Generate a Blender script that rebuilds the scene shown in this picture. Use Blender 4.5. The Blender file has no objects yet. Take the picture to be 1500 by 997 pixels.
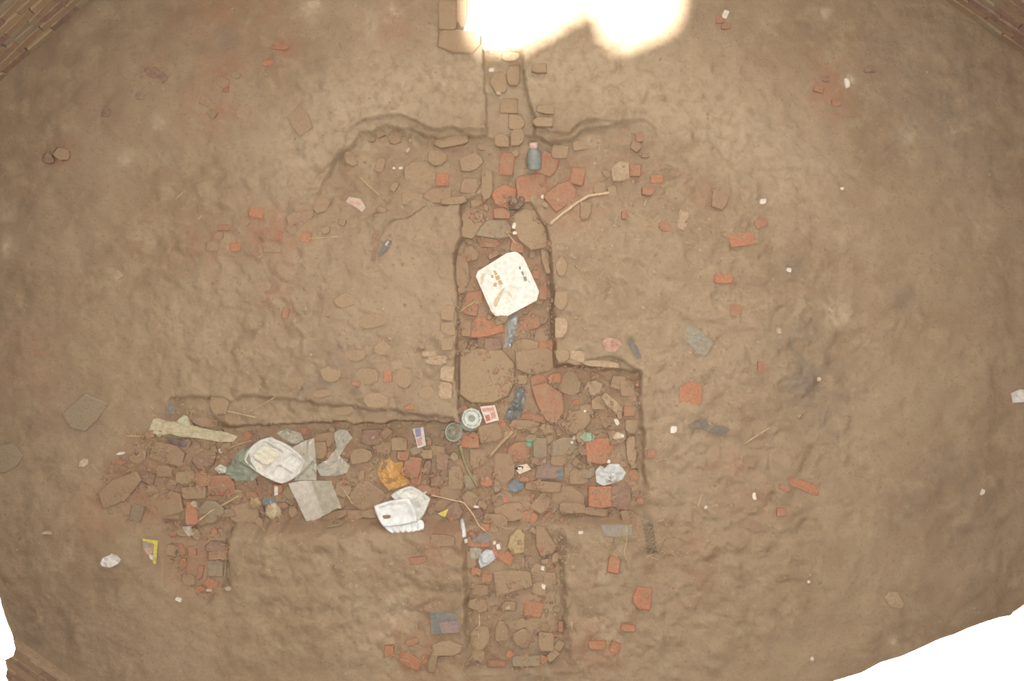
import bpy, math, random
import numpy as np

# ------------------------------------------------------------------ camera, light, exposure
F = 1500 * 35.0 / 36.0          # focal length in pixels
S = 300.0                       # pixels per metre on the floor
D = F / S                       # camera height above the floor
ROOF = 4.0                      # top of the broken roof
sc = bpy.context.scene
col = sc.collection
cam_d = bpy.data.cameras.new('camera'); cam_d.lens = 35; cam_d.sensor_width = 36; cam_d.clip_start = 0.01
cam = bpy.data.objects.new('camera', cam_d); col.objects.link(cam)
cam.location = (0, 0, D)
sc.camera = cam
world = bpy.data.worlds.new('sky'); sc.world = world; world.use_nodes = True
bg = world.node_tree.nodes['Background']
bg.inputs[0].default_value = (1.0, 0.95, 0.83, 1); bg.inputs[1].default_value = 58.5
sun_d = bpy.data.lights.new('sun', 'SUN'); sun_d.energy = 70; sun_d.angle = math.radians(3.0); sun_d.color = (1, .93, .80)
sun = bpy.data.objects.new('sun', sun_d); col.objects.link(sun)
from mathutils import Vector
SUNDIR = Vector((0.285, 1.79, -4.0)).normalized()
sun.rotation_euler = SUNDIR.to_track_quat('-Z', 'Y').to_euler()
sun.location = (-1, -6, 14)
por_d = bpy.data.lights.new('roof_hole_portal', 'AREA'); por_d.shape = 'RECTANGLE'; por_d.size = 1.15; por_d.size_y = 0.85
por_d.cycles.is_portal = True   # only tells the renderer where daylight enters
por = bpy.data.objects.new('roof_hole_portal', por_d); col.objects.link(por); por.location = (0.02, 0.03, ROOF - 0.02)
FILL_WIN = (0.12, 0.78, 1.95, 2.50)    # unseen opening added high in the north wall for more daylight: x0, x1, z0, z1
p2_d = bpy.data.lights.new('fill_opening_portal', 'AREA'); p2_d.shape = 'RECTANGLE'; p2_d.size = FILL_WIN[1] - FILL_WIN[0]; p2_d.size_y = FILL_WIN[3] - FILL_WIN[2]
p2_d.cycles.is_portal = True
p2 = bpy.data.objects.new('fill_opening_portal', p2_d); col.objects.link(p2); p2.location = ((FILL_WIN[0] + FILL_WIN[1]) / 2, 2.66, (FILL_WIN[2] + FILL_WIN[3]) / 2); p2.rotation_euler = (-math.pi / 2, 0, 0)
sc.cycles.sample_clamp_indirect = 0; sc.cycles.diffuse_bounces = 6
vs = sc.view_settings
vs.view_transform = 'Standard'; vs.look = 'None'; vs.gamma = 1; vs.exposure = 0.0; vs.use_curve_mapping = False

rng = np.random.default_rng(7)
random.seed(7)

def at(x, y, z=0.0):
    """the point at height z that the photograph shows at pixel x, y"""
    k = (D - z) / F
    return ((x - 750) * k, (498.5 - y) * k, z)

# ------------------------------------------------------------------ noise
LAT = rng.random((256, 256))
def vnoise(x, y):
    xi = np.floor(x).astype(int); yi = np.floor(y).astype(int)
    u = x - xi; v = y - yi
    u = u * u * (3 - 2 * u); v = v * v * (3 - 2 * v)
    a = LAT[xi & 255, yi & 255]; b = LAT[(xi + 1) & 255, yi & 255]
    c = LAT[xi & 255, (yi + 1) & 255]; d = LAT[(xi + 1) & 255, (yi + 1) & 255]
    return (a * (1 - u) + b * u) * (1 - v) + (c * (1 - u) + d * u) * v - 0.5
def fbm(x, y, o=4):
    t = 0; a = 1.0
    for i in range(o):
        t = t + a * vnoise(x + 17.3 * i, y + 5.1 * i); x = x * 2.03; y = y * 2.03; a *= 0.5
    return t
def sstep(e0, e1, v):
    t = np.clip((v - e0) / (e1 - e0), 0, 1); return t * t * (3 - 2 * t)
def sdf(poly, X, Y):
    """signed distance in pixels, negative inside"""
    d = np.full(X.shape, 1e9); ins = np.zeros(X.shape, bool); n = len(poly)
    for i in range(n):
        ax, ay = poly[i]; bx, by = poly[(i + 1) % n]
        ex, ey = bx - ax, by - ay; L = ex * ex + ey * ey + 1e-9
        t = np.clip(((X - ax) * ex + (Y - ay) * ey) / L, 0, 1)
        d = np.minimum(d, (X - ax - t * ex) ** 2 + (Y - ay - t * ey) ** 2)
        c = (ay > Y) != (by > Y)
        if ay != by:
            ins ^= c & (X < (bx - ax) * (Y - ay) / (by - ay) + ax)
    d = np.sqrt(d)
    return np.where(ins, -d, d)

# ------------------------------------------------------------------ materials
def lin(c):
    c = c / 255.0
    return c / 12.92 if c <= 0.04045 else ((c + 0.055) / 1.055) ** 2.4
ALB = (0.885, 0.958, 1.125)     # takes the warm light out of the colours read from the photograph
def L3(rgb, k=ALB): return tuple(min(0.88, lin(v) * q) for v, q in zip(rgb, k)) + (1,)
def newmat(name):
    m = bpy.data.materials.new(name); m.use_nodes = True
    nt = m.node_tree; b = nt.nodes['Principled BSDF']
    return m, nt, b
def mixc(nt, fac, a, b):
    n = nt.nodes.new('ShaderNodeMix'); n.data_type = 'RGBA'
    for sock, v in ((n.inputs[0], fac), (n.inputs[6], a), (n.inputs[7], b)):
        if isinstance(v, (int, float, tuple)): sock.default_value = v
        else: nt.links.new(v, sock)
    return n.outputs[2]
def noisen(nt, scale, detail=4, rough=0.6, dist=0.0, coord=None):
    n = nt.nodes.new('ShaderNodeTexNoise'); n.inputs['Scale'].default_value = scale; n.inputs['Detail'].default_value = detail
    n.inputs['Roughness'].default_value = rough; n.inputs['Distortion'].default_value = dist
    if coord is None:
        tc = nt.nodes.new('ShaderNodeTexCoord'); coord = tc.outputs['Object']
    nt.links.new(coord, n.inputs['Vector'])
    return n.outputs['Fac']
def ramp(nt, fac, p0, p1):
    n = nt.nodes.new('ShaderNodeMapRange'); n.interpolation_type = 'SMOOTHSTEP'
    n.inputs[1].default_value = p0; n.inputs[2].default_value = p1
    nt.links.new(fac, n.inputs[0]); return n.outputs[0]
def bump(nt, b, h, strength, dist=0.01):
    n = nt.nodes.new('ShaderNodeBump'); n.inputs['Strength'].default_value = strength; n.inputs['Distance'].default_value = dist
    nt.links.new(h, n.inputs['Height']); nt.links.new(n.outputs[0], b.inputs['Normal'])
DUST = (168, 141, 109)
def solid(name, rgb, rough=0.85, dirt=0.25, dirt_rgb=DUST, scale=22.0, bmp=0.25, geo=False, spec=0.2):
    m, nt, b = newmat(name)
    g = nt.nodes.new('ShaderNodeNewGeometry'); crd = g.outputs['Position']
    n1 = noisen(nt, scale, 5, 0.65, 0.3, crd)
    f = ramp(nt, n1, 0.62 - dirt * 0.7, 0.86 - dirt * 0.2)
    n2 = noisen(nt, scale * 3.1, 3, 0.6, 0, crd)
    dark = tuple(v * 0.90 for v in rgb)
    c = mixc(nt, ramp(nt, n2, 0.3, 0.7), L3(dark), L3(rgb))
    c = mixc(nt, f, c, L3(dirt_rgb))
    nt.links.new(c, b.inputs['Base Color']); b.inputs['Roughness'].default_value = rough
    b.inputs['Specular IOR Level'].default_value = spec
    if bmp: bump(nt, b, n2, bmp, 0.004)
    return m
def film(name, rgb, alpha, rough=0.3):
    m, nt, b = newmat(name)
    n = noisen(nt, 60, 3)
    c = mixc(nt, n, L3(tuple(v * .85 for v in rgb)), L3(rgb))
    nt.links.new(c, b.inputs['Base Color']); b.inputs['Roughness'].default_value = rough
    b.inputs['Alpha'].default_value = alpha; b.inputs['Specular IOR Level'].default_value = 0.5
    return m

def ground_material():
    m, nt, b = newmat('packed_earth')
    at_ = nt.nodes.new('ShaderNodeAttribute'); at_.attribute_name = 'soil'
    sp = nt.nodes.new('ShaderNodeSeparateColor'); nt.links.new(at_.outputs['Color'], sp.inputs[0])
    big = noisen(nt, 1.6, 3, 0.6); mid = noisen(nt, 9, 5, 0.65, 0.4); fine = noisen(nt, 70, 4, 0.7); grit = noisen(nt, 190, 2, 0.7)
    c = mixc(nt, ramp(nt, big, 0.35, 0.65), L3((157, 132, 104)), L3((169, 145, 117)))
    c = mixc(nt, ramp(nt, mid, 0.42, 0.72), c, L3((175, 152, 121)))
    c = mixc(nt, ramp(nt, fine, 0.52, 0.75), c, L3((150, 125, 97)))
    redf = nt.nodes.new('ShaderNodeMath'); redf.operation = 'MULTIPLY'
    nt.links.new(sp.outputs[0], redf.inputs[0]); nt.links.new(ramp(nt, noisen(nt, 14, 4, 0.7, 0.5), 0.35, 0.6), redf.inputs[1])
    c = mixc(nt, redf.outputs[0], c, L3((170, 126, 98)))
    palf = nt.nodes.new('ShaderNodeMath'); palf.operation = 'MULTIPLY'
    nt.links.new(sp.outputs[1], palf.inputs[0]); nt.links.new(ramp(nt, noisen(nt, 20, 4, 0.7, 0.3), 0.25, 0.6), palf.inputs[1])
    c = mixc(nt, palf.outputs[0], c, L3((198, 176, 144)))
    gryf = nt.nodes.new('ShaderNodeMath'); gryf.operation = 'MULTIPLY'
    nt.links.new(sp.outputs[2], gryf.inputs[0]); nt.links.new(ramp(nt, noisen(nt, 12, 3, 0.6, 0.3), 0.3, 0.6), gryf.inputs[1])
    c = mixc(nt, gryf.outputs[0], c, L3((142, 124, 106)))
    spk = mixc(nt, ramp(nt, grit, 0.66, 0.74), c, L3((196, 168, 134)))
    nt.links.new(spk, b.inputs['Base Color']); b.inputs['Roughness'].default_value = 0.95; b.inputs['Specular IOR Level'].default_value = 0.1
    ad = nt.nodes.new('ShaderNodeMath'); ad.operation = 'ADD'; nt.links.new(fine, ad.inputs[0]); nt.links.new(grit, ad.inputs[1])
    bump(nt, b, ad.outputs[0], 0.4, 0.008)
    return m
def wall_material():
    m, nt, b = newmat('old_brickwork')
    tc = nt.nodes.new('ShaderNodeTexCoord'); mp = nt.nodes.new('ShaderNodeMapping'); mp.inputs['Rotation'].default_value = (math.pi / 2, 0, 0)
    nt.links.new(tc.outputs['Object'], mp.inputs[0])
    br = nt.nodes.new('ShaderNodeTexBrick'); nt.links.new(mp.outputs[0], br.inputs[0])
    br.inputs['Color1'].default_value = L3((150, 112, 92)); br.inputs['Color2'].default_value = L3((138, 118, 96)); br.inputs['Mortar'].default_value = L3((118, 96, 76))
    br.inputs['Scale'].default_value = 1; br.inputs['Brick Width'].default_value = 0.17; br.inputs['Row Height'].default_value = 0.056; br.inputs['Mortar Size'].default_value = 0.006
    n = noisen(nt, 6, 4)
    c = mixc(nt, ramp(nt, n, .45, .7), br.outputs[0], L3((148, 126, 102)))
    sx_ = nt.nodes.new('ShaderNodeSeparateXYZ'); nt.links.new(tc.outputs['Object'], sx_.inputs[0])
    c = mixc(nt, ramp(nt, sx_.outputs[2], 0.62, 0.72), c, L3((214, 202, 184)))     # pale upper wall out of view, added to bounce fill light
    nt.links.new(c, b.inputs['Base Color'])
    b.inputs['Roughness'].default_value = 0.95
    bump(nt, b, n, 0.4, 0.02)
    return m

M = {}
M['ground'] = ground_material(); M['wall'] = wall_material()
M['plaster'] = solid('roof_lime_plaster', (232, 224, 210), dirt=0.1)
BR = {  # brick and stone colours: name used in labels, rgb, dust share
 'r': ('red', (182, 126, 100), 0.42), 'o': ('orange-red', (192, 134, 102), 0.25), 'd': ('dusty brown', (168, 136, 110), 0.58),
 't': ('tan', (176, 148, 117), 0.5), 'g': ('grey', (164, 146, 121), 0.4), 'p': ('purplish brown', (156, 124, 106), 0.35),
 'k': ('dark brown', (124, 100, 86), 0.2), 'w': ('pale buff', (194, 166, 134), 0.3), 'y': ('yellowish buff', (196, 168, 124), 0.2), 'm': ('mauve grey', (152, 128, 114), 0.3)}
for k, (nm, rgb, du) in BR.items():
    M['b_' + k] = solid('fired_clay_' + nm.replace(' ', '_').replace('-', '_'), rgb, dirt=du, scale=26, bmp=0.4)

# ------------------------------------------------------------------ object helpers
def link(name, mesh, mat, parent=None, loc=(0, 0, 0), smooth=False):
    o = bpy.data.objects.new(name, mesh); col.objects.link(o); o.location = loc
    if mat is not None and not mesh.materials: mesh.materials.append(mat)
    if parent is not None:
        o.parent = parent; o.location = tuple(a - b for a, b in zip(loc, parent.location))
    if smooth: mesh.polygons.foreach_set('use_smooth', [True] * len(mesh.polygons))
    return o
def tag(o, label, cat, group=None):
    o['label'] = label; o['category'] = cat
    if group: o['group'] = group
    return o
def mesh_of(name, v, f):
    me = bpy.data.meshes.new(name); me.from_pydata([tuple(map(float, p)) for p in v], [], f); me.validate(); me.update(); return me

# ------------------------------------------------------------------ ground with trenches
def lines(a, b, lo, hi, step, coarse):
    return np.unique(np.concatenate([np.arange(lo, a, coarse), np.arange(a, b + .1, step), np.arange(b + coarse, hi + coarse, coarse)]))
gx = lines(-44, 1544, -60, 1570, 2.0, 12.0); gy = lines(-60, 1050, -310, 1310, 2.0, 20.0)
GX, GY = np.meshgrid(gx, gy)
P_UP = [(712, 196), (640, 197), (565, 184), (527, 191), (497, 226), (458, 285), (428, 322), (470, 347), (560, 326), (598, 313), (640, 301), (674, 299), (760, 330),
        (870, 330), (930, 300), (985, 250), (958, 206), (935, 184), (862, 187), (836, 203), (808, 207), (782, 192)]
P_CH = [(711, 72), (745, 72), (766, 70), (772, 100), (776, 150), (786, 172), (780, 200), (714, 200)]
P_CE = [(674, 296), (674, 345), (665, 372), (668, 470), (669, 640), (942, 640), (937, 546), (902, 540), (850, 536), (815, 533), (811, 450), (807, 355), (800, 330), (772, 290), (720, 270)]
P_CR = [(669, 617), (550, 622), (430, 621), (335, 627), (290, 613), (245, 606), (200, 640), (150, 690), (140, 740), (200, 768), (330, 772), (500, 776), (684, 773), (830, 771), (946, 769), (942, 640), (669, 600)]
P_LO = [(681, 765), (682, 900), (684, 980), (760, 984), (831, 976), (826, 860), (824, 765)]
P_NO = [(240, 765), (337, 772), (330, 868), (300, 880), (250, 850)]
P_LE = [(250, 585), (330, 583), (400, 580), (480, 590), (560, 600), (664, 612), (660, 640), (240, 640)]
P_RL = [(816, 534), (850, 534), (850, 528), (897, 520), (940, 548), (936, 560), (816, 560)]
def warp(X, Y, a, s, o): return X + a * fbm(X / s + o, Y / s + 3, 3), Y + a * fbm(X / s + 40 + o, Y / s + 9, 3)
def height(X, Y):
    Z = 0.016 * fbm(X / 160, Y / 160, 3) + 0.014 * fbm(X / 30 + 7, Y / 30, 4)
    ctr = sstep(700, 380, np.hypot(X - 750, (Y - 520)))
    Z = Z + ctr * (0.019 * fbm(X / 14 + 3, Y / 14 + 8, 3) + 0.032 * np.abs(fbm(X / 40 + 60, Y / 40 + 20, 2)))
    # heaped dust around the ring
    Z = Z + 0.03 * np.exp(-((np.hypot(X - 750, Y - 560) - 640) / 120.0) ** 2)
    w5 = warp(X, Y, 9, 26, 2); w3 = warp(*warp(X, Y, 6, 60, 5), 4, 12, 11)
    s = sdf(P_UP, *w5)
    su = 1.4 + 45 * sstep(285, 330, Y) * np.maximum(sstep(720, 790, X), sstep(585, 540, X)) + 25 * sstep(900, 980, X)
    fade = np.clip(np.where(X > 800, 1 - (X - 800) / 210, np.where(X < 520, (X - 400) / 110, 1)), 0.0, 1)
    step2 = sdf(P_UP, *warp(X, Y, 16, 45, 30))
    Z = Z - fade * (0.04 * sstep(12, 9, step2) * sstep(300, 270, Y) + 0.06 * sstep(0, 1, .5 - s / (2 * su)))
    Z = Z - 0.03 * sstep(4, -4, sdf(P_LE, *w5))
    Z = Z - 0.03 * sstep(2, -2, sdf(P_RL, *w3)) 
    tr = 0.020 * fbm(X / 18, Y / 18 + 50, 3) + 0.02 * fbm(X / 50 + 9, Y / 50, 2)
    for poly, dep, w, soft in ((P_CH, 0.08, w3, 1.4), (P_CE, 0.12, w3, 1.5), (P_CR, 0.12, w3, 1.5), (P_LO, 0.055, w3, 7), (P_NO, 0.045, w5, 8)):
        s = sdf(poly, *w)
        if poly is P_CE: soft = soft + 3 * sstep(760, 800, X)
        if poly is P_CR: soft = soft + 13 * sstep(690, 740, Y) * sstep(-60, 20, s + 40) + 26 * sstep(360, 250, X)
        m = sstep(0, 1, .5 - s / (2 * soft))
        d = np.full(X.shape, dep)
        if poly is P_CR: d = 0.01 + 0.12 * sstep(170, 420, X)
        if poly is P_CE: d = 0.09 + 0.04 * sstep(290, 390, Y)
        if poly is P_LO: d = dep - 0.02 * sstep(880, 960, Y)
        if poly is P_CE or poly is P_CR: d = d * (1 - .5 * sstep(860, 935, X))
        Z = np.minimum(Z, Z * (1 - m) + m * (-d + tr)) if poly is not P_NO else Z - m * d
    return Z
GZ = height(GX, GY)
# soil: red brick dust, pale dust, grey dust
SR = 0.08 + 0 * GX; SG = 0 * GX; SB = 0 * GX
for poly, r, soft in ((P_CE, .5, 12), (P_CR, .55, 30), (P_LO, .25, 12), (P_UP, .2, 30)):
    SR = np.maximum(SR, r * sstep(soft, -soft, sdf(poly, GX, GY)))
SR = SR * sstep(60, 110, GY)
plat = sstep(520, 150, np.hypot((GX - 740) / 1.15, GY - 480)) * (1 - sstep(15, -15, sdf(P_CR, GX, GY))) * (1 - sstep(8, -8, sdf(P_CE, GX, GY)))
SG = 0.12 * plat
SG = np.maximum(SG, 0.6 * sstep(60, -60, np.abs(np.hypot((GX - 770), (GY - 600)) - 500) - 60) * sstep(420, 150, GY) * sstep(330, 430, GX))
for x, y, r, a in ((1330, 195, 16, .8), (1400, 190, 15, .7), (1222, 462, 18, .8), (1240, 120, 10, .9), (1335, 230, 12, .4), (14, 362, 14, .6), (10, 312, 14, .5),
                   (172, 402, 9, .8), (184, 555, 16, .3), (236, 182, 12, .6), (190, 236, 16, .5), (460, 12, 16, .9), (575, 22, 14, .7), (540, 38, 18, .5), (1205, 20, 14, .6),
                   (1440, 340, 18, .4), (1425, 315, 20, .3), (1305, 938, 10, .8), (860, 200, 20, .3), (880, 115, 40, .3), (1110, 200, 60, .3), (580, 895, 25, .5), (560, 930, 40, .35), (890, 830, 30, .5), (895, 920, 30, .4)):
    SG = np.maximum(SG, 1.5 * a * np.exp(-((GX - x) ** 2 + (GY - y) ** 2) / (1.2 * r * r)) * (0.7 + fbm(GX / 9, GY / 9, 2)))
for x, y, r, a in ((310, 160, 40, .8), (330, 105, 34, .8), (320, 10, 60, .6), (420, 70, 24, .7), (90, 230, 26, .6), (300, 360, 40, .6), (400, 340, 50, .9), (405, 440, 30, .6),
                   (230, 105, 22, .5), (1210, 130, 40, .8), (1220, 170, 24, .5), (50, 520, 50, .5), (870, 940, 40, .8), (1000, 800, 60, .4), (1010, 850, 60, .3), (610, 950, 60, .7),
                   (1070, 690, 50, .4), (580, 40, 60, .4), (380, 15, 80, .35), (650, 790, 40, .9), (285, 820, 50, .7), (145, 745, 40, .6), (1040, 290, 50, .4), (830, 280, 60, .8), (1100, 740, 50, .4)):
    SR = np.maximum(SR, a * np.exp(-((GX - x) ** 2 + (GY - y) ** 2) / (r * r)))
for x, y, r, a in ((1185, 560, 45, .9), (1170, 500, 40, .6), (1200, 610, 30, .6), (1160, 390, 18, .8), (250, 230, 14, .9), (125, 605, 30, .3), (930, 640, 20, .3), (1330, 740, 40, .4),
                   (1420, 760, 40, .5), (1390, 690, 40, .4), (470, 550, 60, .4), (1400, 150, 120, .5), (60, 920, 60, .5), (30, 60, 60, .4), (1320, 440, 20, .5), (330, 60, 20, .6), (1180, 45, 14, .4), (40, 310, 20, .5), (780, 970, 40, .5), (640, 630, 60, .4)):
    SB = np.maximum(SB, a * np.exp(-((GX - x) ** 2 + (GY - y) ** 2) / (r * r)))
ny, nx = GX.shape
me = bpy.data.meshes.new('floor')
me.vertices.add(nx * ny)
co = np.stack([(GX - 750) / S, (498.5 - GY) / S, GZ], -1).reshape(-1, 3)
me.vertices.foreach_set('co', co.astype(np.float32).ravel())
ii = (np.arange(ny - 1)[:, None] * nx + np.arange(nx - 1)[None, :])
quads = np.stack([ii, ii + nx, ii + nx + 1, ii + 1], -1).reshape(-1, 4)
nq = len(quads)
me.loops.add(nq * 4); me.polygons.add(nq)
me.loops.foreach_set('vertex_index', quads.astype(np.int32).ravel())
me.polygons.foreach_set('loop_start', np.arange(0, nq * 4, 4, dtype=np.int32))
me.polygons.foreach_set('use_smooth', np.ones(nq, bool))
me.update(calc_edges=True)
ca = me.attributes.new('soil', 'FLOAT_COLOR', 'POINT')
ca.data.foreach_set('color', np.stack([SR, SG, SB, np.ones_like(SR)], -1).clip(0, 1).astype(np.float32).ravel())
floor = link('floor', me, M['ground']); floor['kind'] = 'structure'
# surface map of everything that lies on the ground so far (regular 2 px lattice)
sx = np.arange(-44, 1545, 2.0); sy = np.arange(-60, 1051, 2.0)
SX, SY = np.meshgrid(sx, sy)
i0 = np.searchsorted(gx, -44); j0 = np.searchsorted(gy, -60)
GND = GZ[j0:j0 + len(sy), i0:i0 + len(sx)].copy(); SURF = GND.copy()
def look(A, X, Y):
    fx = np.clip((np.asarray(X) * S + 750 + 44) / 2, 0, len(sx) - 1.01); fy = np.clip((498.5 - np.asarray(Y) * S + 60) / 2, 0, len(sy) - 1.01)
    i = fx.astype(int); j = fy.astype(int); u = fx - i; v = fy - j
    return (A[j, i] * (1 - u) + A[j, i + 1] * u) * (1 - v) + (A[j + 1, i] * (1 - u) + A[j + 1, i + 1] * u) * v
def pxy(X, Y): return X * S + 750, 498.5 - Y * S
def under(A, pts):
    """heights of A below a world polygon"""
    P = [pxy(x, y) for x, y in pts]
    x0 = int(max(0, (min(p[0] for p in P) + 44) // 2)); x1 = int(min(len(sx) - 1, (max(p[0] for p in P) + 44) // 2 + 1))
    y0 = int(max(0, (min(p[1] for p in P) + 60) // 2)); y1 = int(min(len(sy) - 1, (max(p[1] for p in P) + 60) // 2 + 1))
    sl = (slice(y0, y1 + 1), slice(x0, x1 + 1))
    m = sdf(P, SX[sl], SY[sl]) < 0.8
    return sl, m

# ------------------------------------------------------------------ walls with their brick courses
OCT = {'W': -40, 'E': 1542, 'N': -292, 'S': 1292}
V = [(-40, 142), (458, -292), (989, -292), (1542, 104), (1542, 902), (984, 1292), (516, 1292), (-40, 908)]
names = ['northwest', 'north', 'northeast', 'east', 'southeast', 'south', 'southwest', 'west']
brick_me = []
def brick_mesh(l, d, h, seed):
    r = random.Random(seed); c = 0.005
    v = []
    for z, ins in ((-h / 2, c), (-h / 2 + c, 0), (h / 2 - c, 0), (h / 2, c)):
        for sxn, syn in ((-1, -1), (1, -1), (1, 1), (-1, 1)):
            v.append((sxn * (l / 2 - ins) + r.uniform(-.003, .003), syn * (d / 2 - ins) + r.uniform(-.003, .003), z + r.uniform(-.0015, .0015)))
    f = [(3, 2, 1, 0), (12, 13, 14, 15)]
    for k in range(3):
        for q in range(4):
            a = 4 * k + q; b = 4 * k + (q + 1) % 4; f.append((a, b, b + 4, a + 4))
    return mesh_of('wall_brick', v, f)
wb = []
for k, key in enumerate(('d', 'p', 'g', 'd', 't', 'p')):
    m_ = brick_mesh(0.156, 0.06, 0.0545, k); m_.materials.append(M['b_' + key]); wb.append(m_)
for k in range(8):
    a = at(*V[k]); b = at(*V[(k + 1) % 8])
    ax, ay = a[:2]; bx, by = b[:2]
    L = math.hypot(bx - ax, by - ay); ux, uy = (bx - ax) / L, (by - ay) / L
    nx_, ny_ = uy, -ux                            # points into the room
    if nx_ * -ax + ny_ * -ay < 0: nx_, ny_ = -nx_, -ny_
    t = 0.22; H0, H1 = -0.05, ROOF - 0.15
    ang = math.atan2(uy, ux)
    v = []
    for z in (H0, H1):
        for (u, w) in ((-.09, 0), (L + .09, 0), (L + .09, t), (-.09, t)):
            v.append((u, w, z))
    sgn = -1 if (-math.sin(ang) * nx_ + math.cos(ang) * ny_) > 0 else 1
    v = [(p[0], p[1] * sgn, p[2]) for p in v]
    fw = [(0, 1, 2, 3), (4, 5, 6, 7), (0, 1, 5, 4), (1, 2, 6, 5), (2, 3, 7, 6), (3, 0, 4, 7)]
    if names[k] == 'north':
        u0, u1 = FILL_WIN[0] - ax, FILL_WIN[1] - ax; vw = []; fw = []
        for (a0, a1, b0, b1) in ((-.09, u0, H0, H1), (u1, L + .09, H0, H1), (u0, u1, H0, FILL_WIN[2]), (u0, u1, FILL_WIN[3], H1)):
            n0 = len(vw)
            for z in (b0, b1):
                for (u, w) in ((a0, 0), (a1, 0), (a1, t * sgn), (a0, t * sgn)): vw.append((u, w, z))
            fw += [tuple(n0 + i for i in q) for q in ((0, 1, 2, 3), (4, 5, 6, 7), (0, 1, 5, 4), (1, 2, 6, 5), (2, 3, 7, 6), (3, 0, 4, 7))]
        v = vw
    o = link('wall_' + names[k], mesh_of('wall', v, fw), M['wall'], loc=(ax, ay, 0))
    o.rotation_euler = (0, 0, ang); o['kind'] = 'structure'
    if names[k] == 'southwest':
        for nm_, y0_, y1_, z1_, key_ in (('baseboard_southwest', -.045, .01, .05, 'w'),):
            vb = [(u, w * -sgn, z) for z in (-.03, z1_) for (u, w) in ((0, -y0_), (L, -y0_), (L, -y1_), (0, -y1_))]
            kb = link(nm_, mesh_of(nm_, vb, [(0, 1, 2, 3), (4, 5, 6, 7), (0, 1, 5, 4), (1, 2, 6, 5), (2, 3, 7, 6), (3, 0, 4, 7)]), M['b_' + key_], loc=(ax, ay, 0)); kb.rotation_euler = (0, 0, ang); kb['kind'] = 'structure'
    if names[k] in ('northwest', 'northeast', 'southwest'):
        rr = random.Random(k)
        # the stretch of wall that the frame shows
        mid = {'northwest': (62, 50), 'northeast': (1446, 36), 'southwest': (60, 975)}[names[k]]
        mx, my, _ = at(*mid); um = (mx - ax) * ux + (my - ay) * uy
        for c in range(9):
            u = um - 0.62 + rr.uniform(0, .15)
            while u < um + 0.62:
                q = bpy.data.objects.new('brick', rr.choice(wb)); col.objects.link(q); q.parent = o
                q.location = (u, -sgn * (0.030 - 0.034 + rr.uniform(-.006, .008)) , 0.03 + c * 0.056)
                q.rotation_euler = (rr.uniform(-.03, .03), rr.uniform(-.02, .02), rr.uniform(-.04, .04))
                u += 0.158

# ------------------------------------------------------------------ broken roof with the hole the camera looks through
hole = [(-14, 250), (-12, 600), (-6, 850), (2, 886), (9, 908), (18, 930), (22, 950), (19, 960), (7, 966), (10, 980), (8, 990), (14, 1003), (70, 1040), (400, 1064), (640, 1060), (800, 1052),
        (1080, 1046), (1180, 1012), (1222, 997), (1262, 985), (1290, 970), (1318, 962), (1350, 948), (1378, 935), (1395, 930), (1420, 919), (1448, 909), (1476, 910), (1484, 897), (1500, 886), (1560, 850),
        (1590, 620), (1590, 250), (1560, -40), (1200, -160), (700, -190), (200, -150), (-40, -20)]
HT = []
for i, (x, y) in enumerate(hole):
    HT.append(at(x, y, ROOF))
cx = sum(p[0] for p in HT) / len(HT); cy = sum(p[1] for p in HT) / len(HT)
v = []; n = len(HT)
for (x, y, z) in HT: v.append((x, y, ROOF))
for (x, y, z) in HT: v.append((cx + (x - cx) * 1.06, cy + (y - cy) * 1.06, ROOF - 0.03))
for (x, y, z) in HT: v.append((cx + (x - cx) * 1.34, cy + (y - cy) * 1.34, ROOF - 0.15))
for zz in (ROOF - 0.15, ROOF):
    for (x, y, z) in HT:
        r = 3.5 / math.hypot(x - cx, y - cy); v.append((cx + (x - cx) * r, cy + (y - cy) * r, zz))
f = []
for i in range(n):
    j = (i + 1) % n
    for a, b in ((0, 1), (1, 2), (2, 3), (3, 4), (4, 0)):
        f.append((a * n + i, a * n + j, b * n + j, b * n + i))
ceil = link('ceiling', mesh_of('ceiling', v, f), M['plaster']); ceil['kind'] = 'structure'
# unseen brick stack added on the roof, casts the notch in the sunlit patch
for c in range(7):
    wdt = 0.48 - c * 0.060
    q = bpy.data.objects.new('brick', brick_mesh(wdt, 0.12, 0.068, 20 + c)); q.data.materials.append(M['b_d']); col.objects.link(q); q.parent = ceil
    q.location = (-0.02 + 0.015 * c, -0.385 , ROOF + 0.034 + c * 0.07); q.rotation_euler = (0, 0, (c % 3 - 1) * 0.05)

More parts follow.
